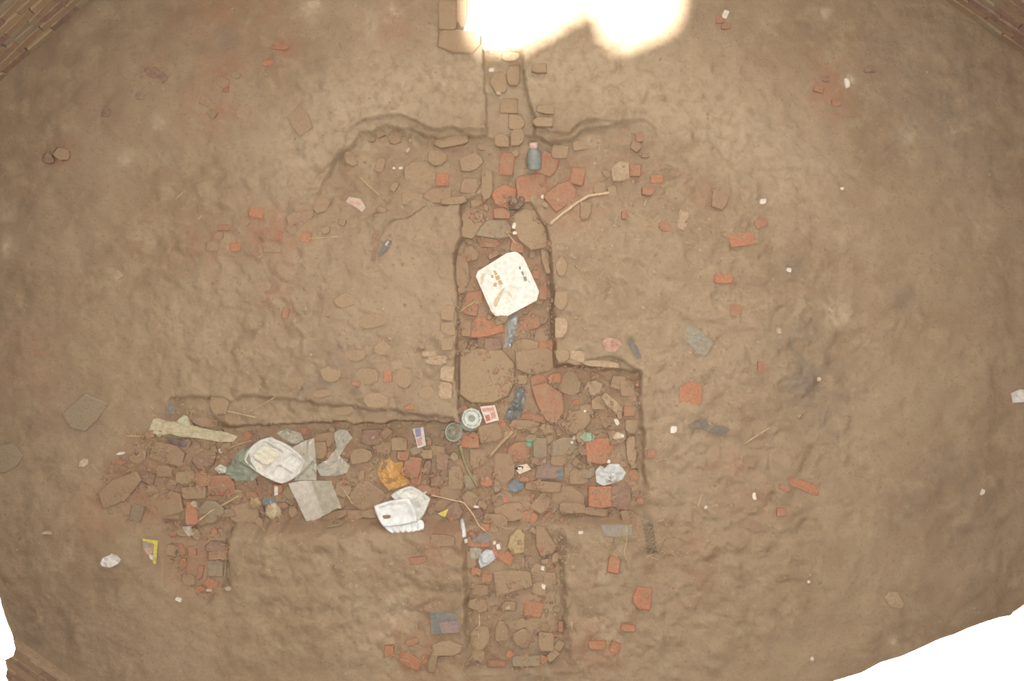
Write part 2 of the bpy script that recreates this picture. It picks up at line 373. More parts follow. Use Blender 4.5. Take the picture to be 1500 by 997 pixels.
# ------------------------------------------------------------------ litter landmarks, for telling the brick fragments apart
LM = [('the white octagonal plate', 743, 416), ('the foam food tray', 405, 673), ('the crumpled foam box', 592, 745), ('the grey folded sheet', 460, 733), ('the orange bag', 577, 692),
      ('the plastic bottle', 783, 233), ('the bent pale stick', 850, 302), ('the white crumpled bag', 895, 695), ('the round cup', 688, 616), ('the red printed packet', 716, 606),
      ('the blue sachet', 614, 640), ('the grey film', 757, 592), ('the printed card', 766, 687), ('the blue scrap', 757, 710), ('the curved olive stick', 687, 682), ('the pale straight stick', 733, 650),
      ('the yellow triangle', 650, 750), ('the white tube', 679, 774), ('the silver sachet', 714, 815), ('the yellow packet', 220, 805), ('the white paper ball', 160, 820), ('the pale cloth strip', 262, 628),
      ('the green bag', 345, 683), ('the frayed husk', 398, 748), ('the pale wrapper', 521, 298), ('the sunlit patch', 800, 30), ('the dark broken strap', 562, 362), ('the grey flat packet', 1021, 500),
      ('the dark torn strip', 1040, 628), ('the coiled wire', 950, 790), ('the green film scrap', 861, 637), ('the white torn paper', 1491, 580), ('the long pale straw', 1110, 637), ('the clear cup', 660, 632),
      ('the teal scrap', 776, 648), ('the pink shreds', 895, 503), ('the blue-grey film', 749, 480)]

BRICKS = []   # world outlines with the data needed for a label
def outline(x, y, w, h, ang, shape, r):
    a = math.radians(ang); pts = []
    if shape == 'round':
        n = 9
        for i in range(n):
            t = 2 * math.pi * i / n; k = r.uniform(.86, 1.06); pts.append((math.cos(t) * w / 2 * k, math.sin(t) * h / 2 * k))
    else:
        base = [(-w / 2, -h / 2), (w / 2, -h / 2), (w / 2, h / 2), (-w / 2, h / 2)]
        cuts = {0: 0.0}
        for i in range(4):
            cxn, cyn = base[i]; pvx, pvy = base[i - 1]; nxx, nxy = base[(i + 1) % 4]
            c1, c2 = (r.uniform(.05, .12), r.uniform(.05, .12)) if r.random() < (.72 if shape == 'rect' else .4) else (r.uniform(.15, .42), r.uniform(.15, .42))
            pts.append((cxn + (pvx - cxn) * c1, cyn + (pvy - cyn) * c1)); pts.append((cxn + (nxx - cxn) * c2, cyn + (nxy - cyn) * c2))
        pts = [(px + r.uniform(-.035, .035) * w, py + r.uniform(-.035, .035) * h) for px, py in pts]
    return [(x + px * math.cos(a) - py * math.sin(a), y + px * math.sin(a) + py * math.cos(a)) for px, py in pts]
def fragment(poly, key, hgt, r, name='brick_fragment', tilt=0.19):
    """a fragment whose top shows at the pixel polygon"""
    n = len(poly); mx = sum(p[0] for p in poly) / n; my = sum(p[1] for p in poly) / n
    z = 0.0
    for _ in range(3):
        X, Y, _z = at(mx, my, z); z = float(look(SURF, X, Y)) + hgt
    W = [at(px, py, z)[:2] for px, py in poly]
    sl, m = under(SURF, W)
    g = SURF[sl][m]
    gg = float(np.percentile(g, 60)) if g.size else z - hgt
    lo = float(g.min()) if g.size else z - hgt
    z = gg + hgt
    W = [at(px, py, z)[:2] for px, py in poly]
    X = sum(p[0] for p in W) / n; Y = sum(p[1] for p in W) / n
    tx, ty = r.uniform(-tilt, tilt), r.uniform(-tilt, tilt)
    zb = min(lo, gg - 0.01) - 0.012
    rings = ((0.94, None), (1.03, -0.62), (1.0, -0.16), (0.90, 0.0))
    vv = []
    ir = sum(math.hypot(px - X, py - Y) for px, py in W) / n
    for k, dz in rings:
        kk = k if k >= 1 or dz is None else 1 - min(0.12, 0.007 / ir)
        for (px, py) in W:
            qx = (px - X) * kk; qy = (py - Y) * kk
            if dz is None: qz = zb
            else: qz = z + dz * hgt + (tx * qx + ty * qy) + r.uniform(-.0015, .0015)
            vv.append((qx, qy, max(qz, zb + 0.004) - zb if dz is not None else 0.0))
    ff = [tuple(range(n - 1, -1, -1)), tuple(range(3 * n, 4 * n))]
    for a in range(3):
        for i in range(n):
            j = (i + 1) % n; ff.append((a * n + i, a * n + j, a * n + n + j, a * n + n + i))
    # outline in pixels runs clockwise in the picture (y down) = counter-clockwise is fixed by recalculation
    me = mesh_of(name, vv, ff)
    o = link(name, me, M['b_' + key], loc=(X, Y, zb))
    SURF[sl][m] = np.maximum(SURF[sl][m], z - 0.003) if False else SURF[sl][m]
    tmp = SURF[sl]; tmp[m] = np.maximum(tmp[m], z - 0.002); SURF[sl] = tmp
    area = abs(sum(poly[i][0] * poly[(i + 1) % n][1] - poly[(i + 1) % n][0] * poly[i][1] for i in range(n))) / 2
    BRICKS.append((o, mx, my, area, key, name))
    return o

R = random.Random(11)
LIST = """742 240 22 34 5 r|803 240 30 34 20 r|779 275 44 38 -10 r|738 286 34 32 20 o|757 297 22 19 0 k|822 286 44 32 -35 r|846 257 22 26 10 r|713 269 16 44 0 t|688 272 26 22 0 d|690 238 34 24 -20 t
690 328 32 40 8 t|735 312 26 16 0 r|718 354 30 16 0 r|757 361 20 16 10 r|858 308 16 26 0 d|910 251 28 28 0 w|931 249 16 18 0 r|660 206 48 16 -10 t|640 231 28 22 0 t|615 252 44 28 -5 t|648 263 18 18 0 o
640 286 40 22 0 d|664 294 36 12 -8 t|606 291 36 20 0 t|735 205 22 20 0 t|758 200 20 26 0 t|820 222 24 20 10 t|878 277 18 20 0 t
694 436 26 20 -10 r|688 453 24 18 10 r|712 478 50 30 -3 o|722 504 26 18 0 p|692 503 14 14 0 k|777 472 36 20 -10 r|794 490 20 24 10 d|796 424 12 30 4 r|800 511 28 24 0 o|768 512 40 30 10 t|677 398 20 46 -5 d|690 372 22 20 0 d|800 378 14 44 -8 t|683 482 14 22 0 d
786 528 58 36 -8 t|790 562 24 28 -30 r|812 553 20 14 0 o|834 561 32 34 10 t|869 568 24 22 20 w|897 592 36 14 40 w|920 568 22 24 0 d|922 602 16 16 0 r|846 618 40 34 -20 d|878 590 22 20 0 t|860 600 20 16 0 t|905 560 20 20 10 t|925 625 18 20 0 t
768 622 40 14 0 d|780 612 34 10 5 r|760 662 34 30 -3 r|791 657 20 32 0 g|827 657 38 32 4 g|882 661 44 38 -8 o|856 654 18 26 0 p|806 688 40 28 5 m|848 698 26 22 0 d|796 712 50 16 6 d|910 730 28 36 0 p|832 727 46 30 8 d|764 740 36 28 0 d|745 750 42 28 0 d|776 757 24 18 0 o|792 738 22 26 30 d|862 690 18 22 0 g|855 640 22 16 0 d|905 640 26 20 -10 d|925 660 14 40 0 t|870 748 40 14 4 d|838 744 36 16 0 d|818 675 22 14 0 d
776 823 16 18 0 p|900 828 18 24 10 o|648 676 18 26 4 p|626 684 12 20 8 p|686 645 32 22 0 o|668 700 22 34 0 d|719 634 34 28 -10 d|701 672 26 28 0 d|738 687 30 42 3 d|712 705 18 14 0 o|608 696 20 26 10 o|632 718 40 14 5 r|660 722 30 24 -5 d|652 740 30 18 0 d|664 750 26 26 -30 p|648 792 36 18 0 d|612 821 26 11 -8 r|737 733 32 28 0 d|726 764 34 22 0 d|710 772 14 10 0 o|697 796 22 9 0 o|711 797 14 8 0 o|700 756 16 20 0 p|640 660 24 16 10 d|625 665 18 14 0 d|640 705 20 16 0 p|690 705 22 20 0 g
472 645 34 22 -8 d|465 660 26 26 0 d|537 727 44 42 35 d|503 716 24 24 20 d|603 684 26 30 10 r|545 640 30 22 0 p|528 668 34 22 -10 t|460 757 22 10 -15 o|492 754 48 12 -10 d|560 655 26 18 8 d|585 650 24 20 0 t|520 755 24 16 0 d|545 752 30 14 0 d|500 640 26 14 0 d|590 668 18 14 0 r
246 738 38 34 -12 d|283 722 36 18 0 d|323 711 40 30 2 r|280 752 18 32 -4 o|308 750 36 34 0 g|358 752 40 32 -10 d|244 664 50 28 12 d|300 674 34 26 -30 p|200 668 26 20 0 t|315 800 30 14 0 p|320 813 32 13 -6 r|315 832 22 24 0 g|293 838 8 20 10 r|268 826 10 16 0 o|250 806 14 16 0 d|270 700 26 20 0 t|215 700 22 18 20 p|300 618 36 14 5 d|240 690 22 16 0 t|345 728 18 22 0 t|330 752 26 12 -12 d|268 780 24 12 0 d
713 846 16 11 0 o|697 836 14 12 0 o|781 892 28 22 8 o|701 886 30 18 20 d|745 888 22 14 0 t|703 935 26 34 0 t|735 925 20 30 0 t|765 935 26 28 10 t|800 940 22 26 0 t|728 972 26 10 0 r|776 968 50 14 0 g|821 918 8 16 0 r|700 960 18 16 0 t|757 915 26 14 -20 t|790 862 20 18 0 t|690 820 14 24 0 t|805 850 18 22 0 t
604 940 18 10 -20 r|570 954 14 16 0 o|600 968 32 18 20 o|634 972 12 30 8 d|621 966 8 16 0 r|655 950 44 22 0 t
1012 580 32 40 0 o|941 877 28 32 3 o|974 331 18 15 0 r|1086 350 34 20 -10 o|1115 326 18 13 -25 r|1060 408 28 13 2 o|1178 711 46 14 22 o|1056 287 24 36 20 d|937 201 11 13 0 r|915 314 8 14 0 r|1079 455 18 18 0 r|1098 676 20 16 10 d|1145 750 14 12 0 r|1115 537 10 16 0 r|1000 322 14 26 10 w|1150 715 16 8 20 r|962 262 18 12 0 o|950 280 20 12 0 r
404 344 18 15 0 r|447 347 16 14 0 o|375 312 20 13 10 o|328 333 18 9 0 r|344 361 16 14 0 o|311 361 16 14 0 d|418 458 9 16 10 r|398 362 26 16 0 d|440 318 38 18 -10 d|425 335 20 14 20 d|320 345 14 12 0 d|358 325 16 12 0 t|470 300 20 26 30 d
568 551 12 17 0 o|600 596 14 7 0 o|521 562 12 7 10 r|330 130 10 9 0 r|411 68 24 9 5 o|392 92 15 8 0 o|310 165 16 12 40 d|325 120 20 14 30 d|300 148 16 12 30 d|345 110 14 10 20 d|90 225 20 18 30 d|70 232 16 14 20 p|222 105 20 14 30 p|238 112 14 12 50 p|205 140 12 10 0 p|155 165 14 12 0 p|1055 28 12 10 0 r|1064 38 14 9 0 r|1225 150 14 10 0 r|1200 130 14 10 20 r|1210 115 12 10 0 p|1262 55 12 9 0 p|1275 100 16 10 0 p
920 920 22 10 0 o|875 945 26 12 0 o|900 950 14 20 20 o|985 800 30 24 0 d|955 665 14 12 0 r"""
for row in LIST.split('\n'):
    for it in row.split('|'):
        p = it.split(); x, y, w, h, a = map(float, p[:5]); k = p[5]
        hh = 0.010 + 0.016 * R.random()
        if 640 > x > 200 and y < 560 or x > 950 or y < 180: hh = 0.005 + .006 * R.random()
        fragment(outline(x, y, w, h, a, 'rect' if k in 'ro' else 'any', R), k, hh, R)
POLYS = [  # larger pieces traced one by one
 ([(696, 345), (703, 332), (713, 322), (742, 322), (749, 334), (746, 347), (730, 350)], 'g', .03), ([(752, 312), (766, 305), (796, 310), (803, 335), (800, 362), (778, 366), (760, 352), (753, 335)], 't', .02),
 ([(673, 516), (700, 510), (735, 512), (753, 532), (754, 560), (744, 580), (722, 590), (690, 590), (673, 578)], 't', .035),
 ([(778, 566), (800, 560), (824, 577), (827, 600), (816, 621), (800, 618), (786, 592)], 'r', .03), ([(784, 770), (798, 772), (815, 800), (811, 811), (792, 816), (785, 800)], 'd', .03),
 ([(759, 773), (769, 784), (768, 810), (752, 813), (743, 800), (747, 786)], 'y', .035), ([(143, 722), (163, 703), (198, 690), (206, 704), (182, 734), (150, 746)], 'd', .022),
 ([(722, 838), (748, 834), (777, 838), (780, 858), (754, 866), (727, 874)], 't', .025), ([(90, 606), (124, 576), (158, 591), (142, 614), (124, 632), (102, 626)], 'g', .014), ([(-14, 656), (18, 648), (33, 668), (24, 682), (6, 693), (-14, 690)], 'g', .014),
 ([(419, 170), (440, 152), (452, 168), (458, 186), (438, 199), (428, 186)], 't', .012), ([(1296, 876), (1303, 866), (1316, 867), (1327, 886), (1321, 891), (1304, 888)], 'w', .012),
 ([(166, 404), (172, 393), (181, 404), (170, 411)], 'w', .008), ([(308, 582), (318, 573), (330, 576), (336, 590), (330, 606), (314, 608), (306, 597)], 't', .015),
 ([(862, 713), (896, 712), (897, 742), (882, 745), (862, 742)], 'o', .04)]
for poly, k, h in POLYS: fragment(poly, k, h, R, tilt=0.05)
for x, y, w, h in ((484, 548, 34, 24), (536, 551, 40, 26), (590, 553, 32, 30), (551, 586, 40, 24), (500, 601, 40, 15), (470, 577, 36, 13), (432, 560, 28, 20), (520, 520, 36, 20), (560, 510, 26, 22), (505, 440, 34, 22), (545, 470, 50, 24), (625, 575, 26, 20)):
    fragment(outline(x, y, w, h, R.uniform(-15, 15), 'round', R), 't', .008, R, 'earth_clod')
for x, y, w, h in ((656, 458, 20, 22), (656, 482, 20, 20), (655, 504, 18, 18), (655, 547, 20, 22), (640, 526, 26, 12), (628, 518, 22, 8), (635, 530, 24, 7), (652, 572, 20, 24), (824, 520, 20, 18), (846, 522, 22, 16), (822, 440, 18, 26), (822, 480, 18, 30), (880, 532, 56, 10), (822, 390, 18, 30)):
    fragment(outline(x, y, w, h, R.uniform(-6, 6), 'any', R), 'w' if R.random() < .35 else 't', .012, R, 'mud_brick', .05)
for x, y, w, h, k in ((674, 60, 62, 36, 't'), (655, 22, 26, 42, 't'), (676, 18, 16, 40, 'd'), (800, 160, 26, 14, 't'), (796, 178, 30, 14, 't'), (748, 82, 26, 14, 'w'), (745, 155, 26, 22, 't'), (790, 100, 22, 14, 't'), (730, 120, 24, 30, 't'), (752, 110, 20, 30, 't'), (757, 178, 24, 22, 't')):
    fragment(outline(x, y, w, h, R.uniform(-6, 6), 'any', R), k, .02, R, 'mud_brick', .05)
# smaller pieces that fill the trench between the ones above
taken = [(b[1], b[2], math.sqrt(b[3]) * .55) for b in BRICKS]
jv, jf, jm = [], [], []; nbig = 0
for poly, cnt, keys in ((P_CR, 95, 'ddddrptgo'), (P_CE, 42, 'dddttrpo'), (P_LO, 16, 'tttdo'), (P_UP, 18, 'ttdd'), (P_NO, 8, 'dro')):
    xs = [p[0] for p in poly]; ys = [p[1] for p in poly]; got = tries = 0
    while got < cnt and tries < 4000:
        tries += 1
        x, y = R.uniform(min(xs), max(xs)), R.uniform(min(ys), max(ys)); w = R.choice((11, 13, 16, 19, 23))
        if sdf(poly, np.array([x]), np.array([y]))[0] > -w * .6: continue
        if any(math.hypot(x - a, y - b) < c + w * .42 for a, b, c in taken): continue
        taken.append((x, y, w * .5)); got += 1
        if w >= 23 and nbig < 45:
            nbig += 1; fragment(outline(x, y, w, w * R.uniform(.55, .9), R.uniform(0, 180), 'any', R), R.choice(keys), 0.008 + .012 * R.random(), R)
        else:
            k_ = R.choice(keys); o = fragment(outline(x, y, w, w * R.uniform(.55, .9), R.uniform(0, 180), 'any', R), k_, 0.008 + .012 * R.random(), R)
            BRICKS.pop(); n0 = len(jv)
            jv += [tuple(Vector(v_.co) + o.location) for v_ in o.data.vertices]
            for p_ in o.data.polygons: jf.append(tuple(n0 + i for i in p_.vertices)); jm.append('dtrpgo'.index(k_))
            bpy.data.objects.remove(o)
jme = mesh_of('rubble_pieces', jv, jf)
for k_ in 'dtrpgo': jme.materials.append(M['b_' + k_])
jme.polygons.foreach_set('material_index', jm)
jo = link('brick_rubble', jme, None); jo['kind'] = 'stuff'; tag(jo, 'small broken brick rubble filling the trench between larger fragments', 'rubble')

SIZE = sorted(b[3] for b in BRICKS); q1, q2 = SIZE[len(SIZE) // 4], SIZE[len(SIZE) * 3 // 4]
ORD = ['', 'second', 'third', 'fourth', 'fifth', 'sixth', 'seventh', 'eighth', 'ninth', 'tenth', 'eleventh', 'twelfth']
buckets = {}
for b in BRICKS:
    o, x, y, ar, key, name = b
    lm = min(LM, key=lambda l: math.hypot(l[1] - x, l[2] - y)); dx, dy = x - lm[1], y - lm[2]
    if abs(dx) > 2.2 * abs(dy): dr = 'left of' if dx < 0 else 'right of'
    elif abs(dy) > 2.2 * abs(dx): dr = 'above' if dy < 0 else 'below'
    else: dr = ('up' if dy < 0 else 'down') + ('-left of' if dx < 0 else '-right of')
    sz = 'small' if ar < q1 else ('large' if ar > q2 else 'medium')
    buckets.setdefault((sz, BR[key][0], name.replace('_', ' '), dr, lm[0]), []).append((math.hypot(dx, dy), b))
for (sz, cn, nm, dr, lm), L in buckets.items():
    L.sort(key=lambda t: t[0])
    for i, (dd, b) in enumerate(L):
        lab = f'{sz} {cn} {nm} {dr} {lm}'
        if i: lab = f'{sz} {cn} {nm} {dr} {lm}, {ORD[i]} one out'
        tag(b[0], lab, {'brick_fragment': 'brick', 'mud_brick': 'brick', 'earth_clod': 'clod'}[b[5]], {'brick_fragment': 'brick fragments on the floor', 'mud_brick': 'mud bricks at the trench edges', 'earth_clod': 'clods on the platform'}[b[5]])

SURF_B = SURF.copy()   # ground and bricks, before the litter
# ------------------------------------------------------------------ sheets, tubes and other litter
def resample(poly, n):
    P = np.array(poly + [poly[0]], float); seg = np.hypot(*np.diff(P, axis=0).T); cum = np.concatenate([[0], np.cumsum(seg)])
    t = np.linspace(0, cum[-1], n, endpoint=False)
    t = np.unique(np.concatenate([t, cum[:-1]]))
    return np.stack([np.interp(t, cum, P[:, 0]), np.interp(t, cum, P[:, 1])], 1)
def sheet(name, poly, mat, amp=0.006, thick=0.002, lift=0.004, freq=26.0, n=36, rings=7, parent=None, zf=None, seed=0, drape=0.0, edge=0.0, smooth=False):
    B = resample(poly, n); c = B.mean(0)
    z0 = 0.0
    X, Y, _ = at(c[0], c[1], 0)
    W = [at(px, py, float(look(SURF, X, Y)))[:2] for px, py in B]
    sl, m = under(SURF, W); g = SURF[sl][m]
    base = float(np.percentile(g, 92)) if g.size else float(look(SURF, X, Y))
    lo = float(g.min()) if g.size else base
    z0 = base + lift
    if zf is None:
        so = SURF.copy()
        def zf(wx, wy, rr):
            z = z0 + amp * 2 * (fbm(wx * freq + seed * 3.7 + 50, wy * freq + seed * 1.3 + 50, 3)) + edge * rr ** 4
            if drape:
                zs = look(so, wx, wy) + lift
                z = z * (1 - drape) + drape * zs + 0 * z
            return np.maximum(z, look(so, wx, wy) + 0.0015) if drape else z
    pts = [c]; rr = [0.0]
    for k in range(1, rings + 1):
        for b in B: pts.append(c + (b - c) * k / rings); rr.append(k / rings)
    pts = np.array(pts); rr = np.array(rr)
    wx = (pts[:, 0] - 750) * (D - z0) / F; wy = (498.5 - pts[:, 1]) * (D - z0) / F
    wz = zf(wx, wy, rr)
    o_ = (wx[0], wy[0], float(wz.min()))
    vv = np.stack([wx - o_[0], wy - o_[1], wz - o_[2]], 1)
    nb = len(B); ff = []
    for i in range(nb): ff.append((0, 1 + (i + 1) % nb, 1 + i))
    for k in range(rings - 1):
        for i in range(nb):
            a = 1 + k * nb + i; b = 1 + k * nb + (i + 1) % nb; ff.append((a, b, b + nb, a + nb))
    me = mesh_of(name, vv, ff)
    o = link(name, me, mat, parent, o_, smooth)
    if thick:
        md = o.modifiers.new('thickness', 'SOLIDIFY'); md.thickness = thick; md.offset = 0
    o_zf[o.name] = (zf, z0)
    if parent is None:
        tmp = SURF[sl]; tmp[m] = np.maximum(tmp[m], z0 + 0.002); SURF[sl] = tmp
    return o
o_zf = {}
def panel(parent, name, poly, mat, up=0.0025, **k):
    zf, z0 = o_zf[parent.name]
    W = [at(px, py, z0) for px, py in poly]
    B = resample(poly, 20); c = B.mean(0)
    pts = np.array([c] + [c + (b - c) * .5 for b in B] + list(B))
    wx = (pts[:, 0] - 750) * (D - z0) / F; wy = (498.5 - pts[:, 1]) * (D - z0) / F
    wz = zf(wx, wy, 0 * wx + .5) + up
    o_ = (wx[0], wy[0], float(wz[0])); nb = len(B)
    vv = np.stack([wx - o_[0], wy - o_[1], wz - o_[2]], 1)
    ff = [(0, 1 + (i + 1) % nb, 1 + i) for i in range(nb)] + [(1 + i, 1 + (i + 1) % nb, 1 + nb + (i + 1) % nb, 1 + nb + i) for i in range(nb)]
    o = link(name, mesh_of(name, vv, ff), mat, parent, o_)
    md = o.modifiers.new('thickness', 'SOLIDIFY'); md.thickness = 0.0015; md.offset = 0
    return o
def tube(name, pts, rad, mat, lift=0.0, parent=None, seg=7, taper=0.75, lifts=None):
    P = []
    for i, (x, y) in enumerate(pts):
        z = 0
        for _ in range(2):
            X, Y, _z = at(x, y, z); z = float(look(SURF, X, Y)) + rad * .6 + (lifts[i] if lifts else lift)
        P.append(Vector(at(x, y, z)))
    for i in range(1, len(P) - 1):
        P[i].z = max(P[i].z, (P[i - 1].z + P[i + 1].z) / 2 - .01)
    Q = []
    for i in range(len(P) - 1):
        for k in range(3): Q.append(P[i].lerp(P[i + 1], k / 3))
    Q.append(P[-1]); n = len(Q); vv = []; ff = []
    for i, p in enumerate(Q):
        t = (Q[min(i + 1, n - 1)] - Q[max(i - 1, 0)]).normalized(); s_ = t.cross(Vector((0, 0, 1))).normalized(); u_ = s_.cross(t)
        rr = rad * (1 - (1 - taper) * i / (n - 1)) * random.uniform(.88, 1.1)
        for k in range(seg):
            a = 2 * math.pi * k / seg; vv.append(p - Q[0] + s_ * math.cos(a) * rr + u_ * math.sin(a) * rr)
    for i in range(n - 1):
        for k in range(seg):
            a = i * seg + k; b = i * seg + (k + 1) % seg; ff.append((a, b, b + seg, a + seg))
    ff.append(tuple(range(seg - 1, -1, -1))); ff.append(tuple((n - 1) * seg + k for k in range(seg)))
    return link(name, mesh_of(name, vv, ff), mat, parent, tuple(Q[0]), True)

W_FOAM = solid('white_foam', (236, 228, 212), 0.7, 0.12, (190, 165, 130), 18, 0.1)
W_PLATE = solid('white_plate_paper', (250, 244, 226), 0.6, 0.16, (198, 172, 134), 14, 0.08)
W_PAPER = solid('white_paper', (235, 226, 212), 0.8, 0.15)
GREYSHEET = solid('grey_sheet', (206, 194, 174), 0.6, 0.12, (188, 174, 150), 12, .1)
GREYSHEET2 = solid('grey_sheet_dark', (182, 170, 146), 0.6, 0.12, (172, 156, 130), 12, .1)
FILM_G = film('clear_green_film', (182, 184, 156), 0.6); FILM_W = film('clear_white_film', (226, 214, 190), 0.66); FILM_D = film('grey_film', (140, 138, 128), 0.8)
ORANGE = film('orange_bag_film', (226, 172, 104), 0.93, 0.35)
CLOTH = solid('cream_cloth', (206, 190, 154), 0.9, 0.2)
WOODP = solid('pale_wood', (222, 190, 152), 0.8, 0.1, (190, 158, 120)); WOODO = solid('olive_wood', (168, 150, 112), 0.8, .15); STRAW = solid('straw', (208, 180, 136), 0.8, .1)
REDP = solid('red_print', (206, 130, 112), .6, .1); PINK = solid('pink_print', (218, 168, 148), .6, .1); BLUEP = solid('violet_print', (160, 152, 170), .6, .1); DARKP = solid('dark_print', (70, 64, 66), .6, .1)
YEL = solid('yellow_print', (226, 204, 104), .6, .1); TEAL = solid('teal_plastic', (122, 166, 136), .4, .1); BLUE = solid('blue_plastic', (132, 140, 140), .5, .15); GREYD = solid('dark_grey_plastic', (132, 122, 108), .5, .15)
SMUDGE = solid('brown_food_stain', (206, 174, 130), .8, .1); SMUDGE2 = solid('dark_stain', (164, 154, 134), .8, .1); GREENP = film('pale_green_film', (178, 194, 158), .85); SILVER = solid('silver_foil', (206, 204, 200), .35, .08, spec=.5)
BOTTLE = film('bottle_plastic', (170, 174, 160), .8, .15); PINKC = solid('pinkish_cap', (222, 190, 170), .5, .1); SHELL = solid('husk_fibre', (214, 192, 154), .9, .15)

# pale plaster floor by the sunlit patch
o = sheet('plaster_slab', [(693, -70), (690, 0), (684, 28), (679, 45), (700, 46), (706, 54), (708, 73), (728, 74), (745, 71), (751, 65), (766, 69), (776, 40), (790, 0), (800, -70)], solid('pale_lime_plaster', (226, 204, 176), .9, .1), .002, .014, .008, 12, 44, 6)
tag(o, 'pale lime plaster slab with a broken edge in the sunlit patch', 'slab')
# white octagonal plate
PL = [(697, 405), (700, 397), (742, 371), (756, 368), (767, 377), (790, 427), (786, 440), (741, 464), (726, 463), (719, 455)]
e = sheet('paper_plate', PL, W_PLATE, .0035, .004, .012, 9, 44, 9, edge=.006)
tag(e, 'white octagonal plate smeared with dirt, lying in the central trench', 'plate')
for q_ in ([(722, 396), (726, 396), (729, 402), (725, 403)], [(725, 404), (731, 403), (733, 409), (727, 410)], [(729, 411), (734, 410), (737, 416), (731, 417)], [(719, 403), (722, 402), (723, 407), (720, 407)], [(724, 414), (728, 414), (727, 420), (722, 419)]):
    panel(e, 'food_stain', q_, SMUDGE, .0035)
for q_ in ([(763, 398), (766, 397), (768, 403), (765, 403)], [(766, 405), (771, 405), (772, 411), (768, 412)], [(775, 409), (778, 410), (777, 414), (774, 413)], [(760, 390), (763, 390), (763, 395), (760, 394)]):
    panel(e, 'dark_stain', q_, SMUDGE2, .0035)
panel(e, 'crease', [(735, 424), (740, 420), (728, 448), (721, 452), (724, 440)], solid('cream_smear', (222, 198, 160), .8, .2), .0035)['label'] = 'brown smear along a crease'

# foam food tray with two compartments
def local_grid(name, nu, nv, fn, mat, parent=None, loc=(0, 0, 0), smooth=True, thick=0.004):
    vv = []; ff = []
    for j in range(nv + 1):
        for i in range(nu + 1): vv.append(fn(i / nu, j / nv))
    for j in range(nv):
        for i in range(nu):
            a = j * (nu + 1) + i; ff.append((a, a + 1, a + nu + 2, a + nu + 1))
    o = link(name, mesh_of(name, vv, ff), mat, parent, loc, smooth)
    if thick:
        md = o.modifiers.new('thickness', 'SOLIDIFY'); md.thickness = thick; md.offset = 0
    return o
def smooth01(a, b, t):
    t = min(1, max(0, (t - a) / (b - a))); return t * t * (3 - 2 * t)
def sqmap(u, v, k=0.72):
    """unit square to a rounded square (-1..1)"""
    x, y = 2 * u - 1, 2 * v - 1
    return x * math.sqrt(1 - k * y * y / 2), y * math.sqrt(1 - k * x * x / 2)
def rest(px, py, rad):
    X, Y, _ = at(px, py, -.12)
    a = [(X + rad * math.cos(t), Y + rad * math.sin(t)) for t in np.linspace(0, 6.28, 9)[:8]]
    sl, m = under(SURF, a); g = SURF[sl][m]; z = float(np.percentile(g, 88))
    return z
zt = rest(405, 673, .1)
c0 = at(405, 673, zt)
ex = Vector(at(446, 684, zt)) - Vector(at(376, 640, zt)); ex = ex / 2       # long half axis: picture down-right
ey = Vector(at(385, 690, zt)) - Vector(at(425, 652, zt)); ey = ey / 2
ux_ = Vector((ex.x, ex.y, 0)) * 0.98; uy_ = Vector((ey.x, ey.y, 0)) * 1.08
def tray(u, v):
    X, Y = sqmap(u, v); a = max(abs(2 * u - 1), abs(2 * v - 1))
    z = 0.026
    if a > .86: z = 0.026 + 0.010 * math.sin((a - .86) / .14 * math.pi) - 0.022 * smooth01(.95, 1.0, a)
    def pocket(x0, x1, y0, y1, d):
        f = smooth01(x0, x0 + .14, X) * (1 - smooth01(x1 - .14, x1, X)) * smooth01(y0, y0 + .14, Y) * (1 - smooth01(y1 - .14, y1, Y)); return d * f
    z -= pocket(-.82, .06, -.62, .72, .020) + pocket(.14, .84, -.78, .0, .014) + pocket(.14, .84, .02, .8, .014)
    z += .002 * math.sin(X * 9) * math.sin(Y * 7)
    p = ux_ * X + uy_ * Y; return (p.x, p.y, z)
e = tag(bpy.data.objects.new('foam_tray', None), 'off-white foam food tray with moulded compartments by the cloth strip', 'tray'); col.objects.link(e); e.location = (c0[0], c0[1], zt + .004)
local_grid('tray_shell', 44, 44, tray, W_FOAM, e, tuple(e.location))
def liner(u, v):
    X, Y = sqmap(u, v, .8); p = ux_ * (X * .36 - .38) + uy_ * (Y * .5 + .06); return (p.x, p.y, .014 + .003 * math.sin(X * 7 + Y * 5) + .003 * math.sin(Y * 11))
local_grid('food_residue', 12, 12, liner, solid('dried_food', (240, 228, 200), .9, .15, (220, 190, 140), 60, .5), e, tuple(e.location), thick=.003)
def flap(u, v):
    X, Y = sqmap(u, v, .4); p = ux_ * (X * .13 - .62) + uy_ * (Y * .12 - .82); return (p.x, p.y, .036 + .008 * X)
local_grid('tab', 5, 5, flap, W_FOAM, e, tuple(e.location))
sl, m = under(SURF, [(c0[0] + p.x, c0[1] + p.y) for p in (ux_ + uy_, ux_ - uy_, -ux_ - uy_, uy_ - ux_)]); SURF[sl][m] = np.maximum(SURF[sl][m], zt + .03)
tmp = SURF[sl]; tmp[m] = np.maximum(tmp[m], zt + .03); SURF[sl] = tmp

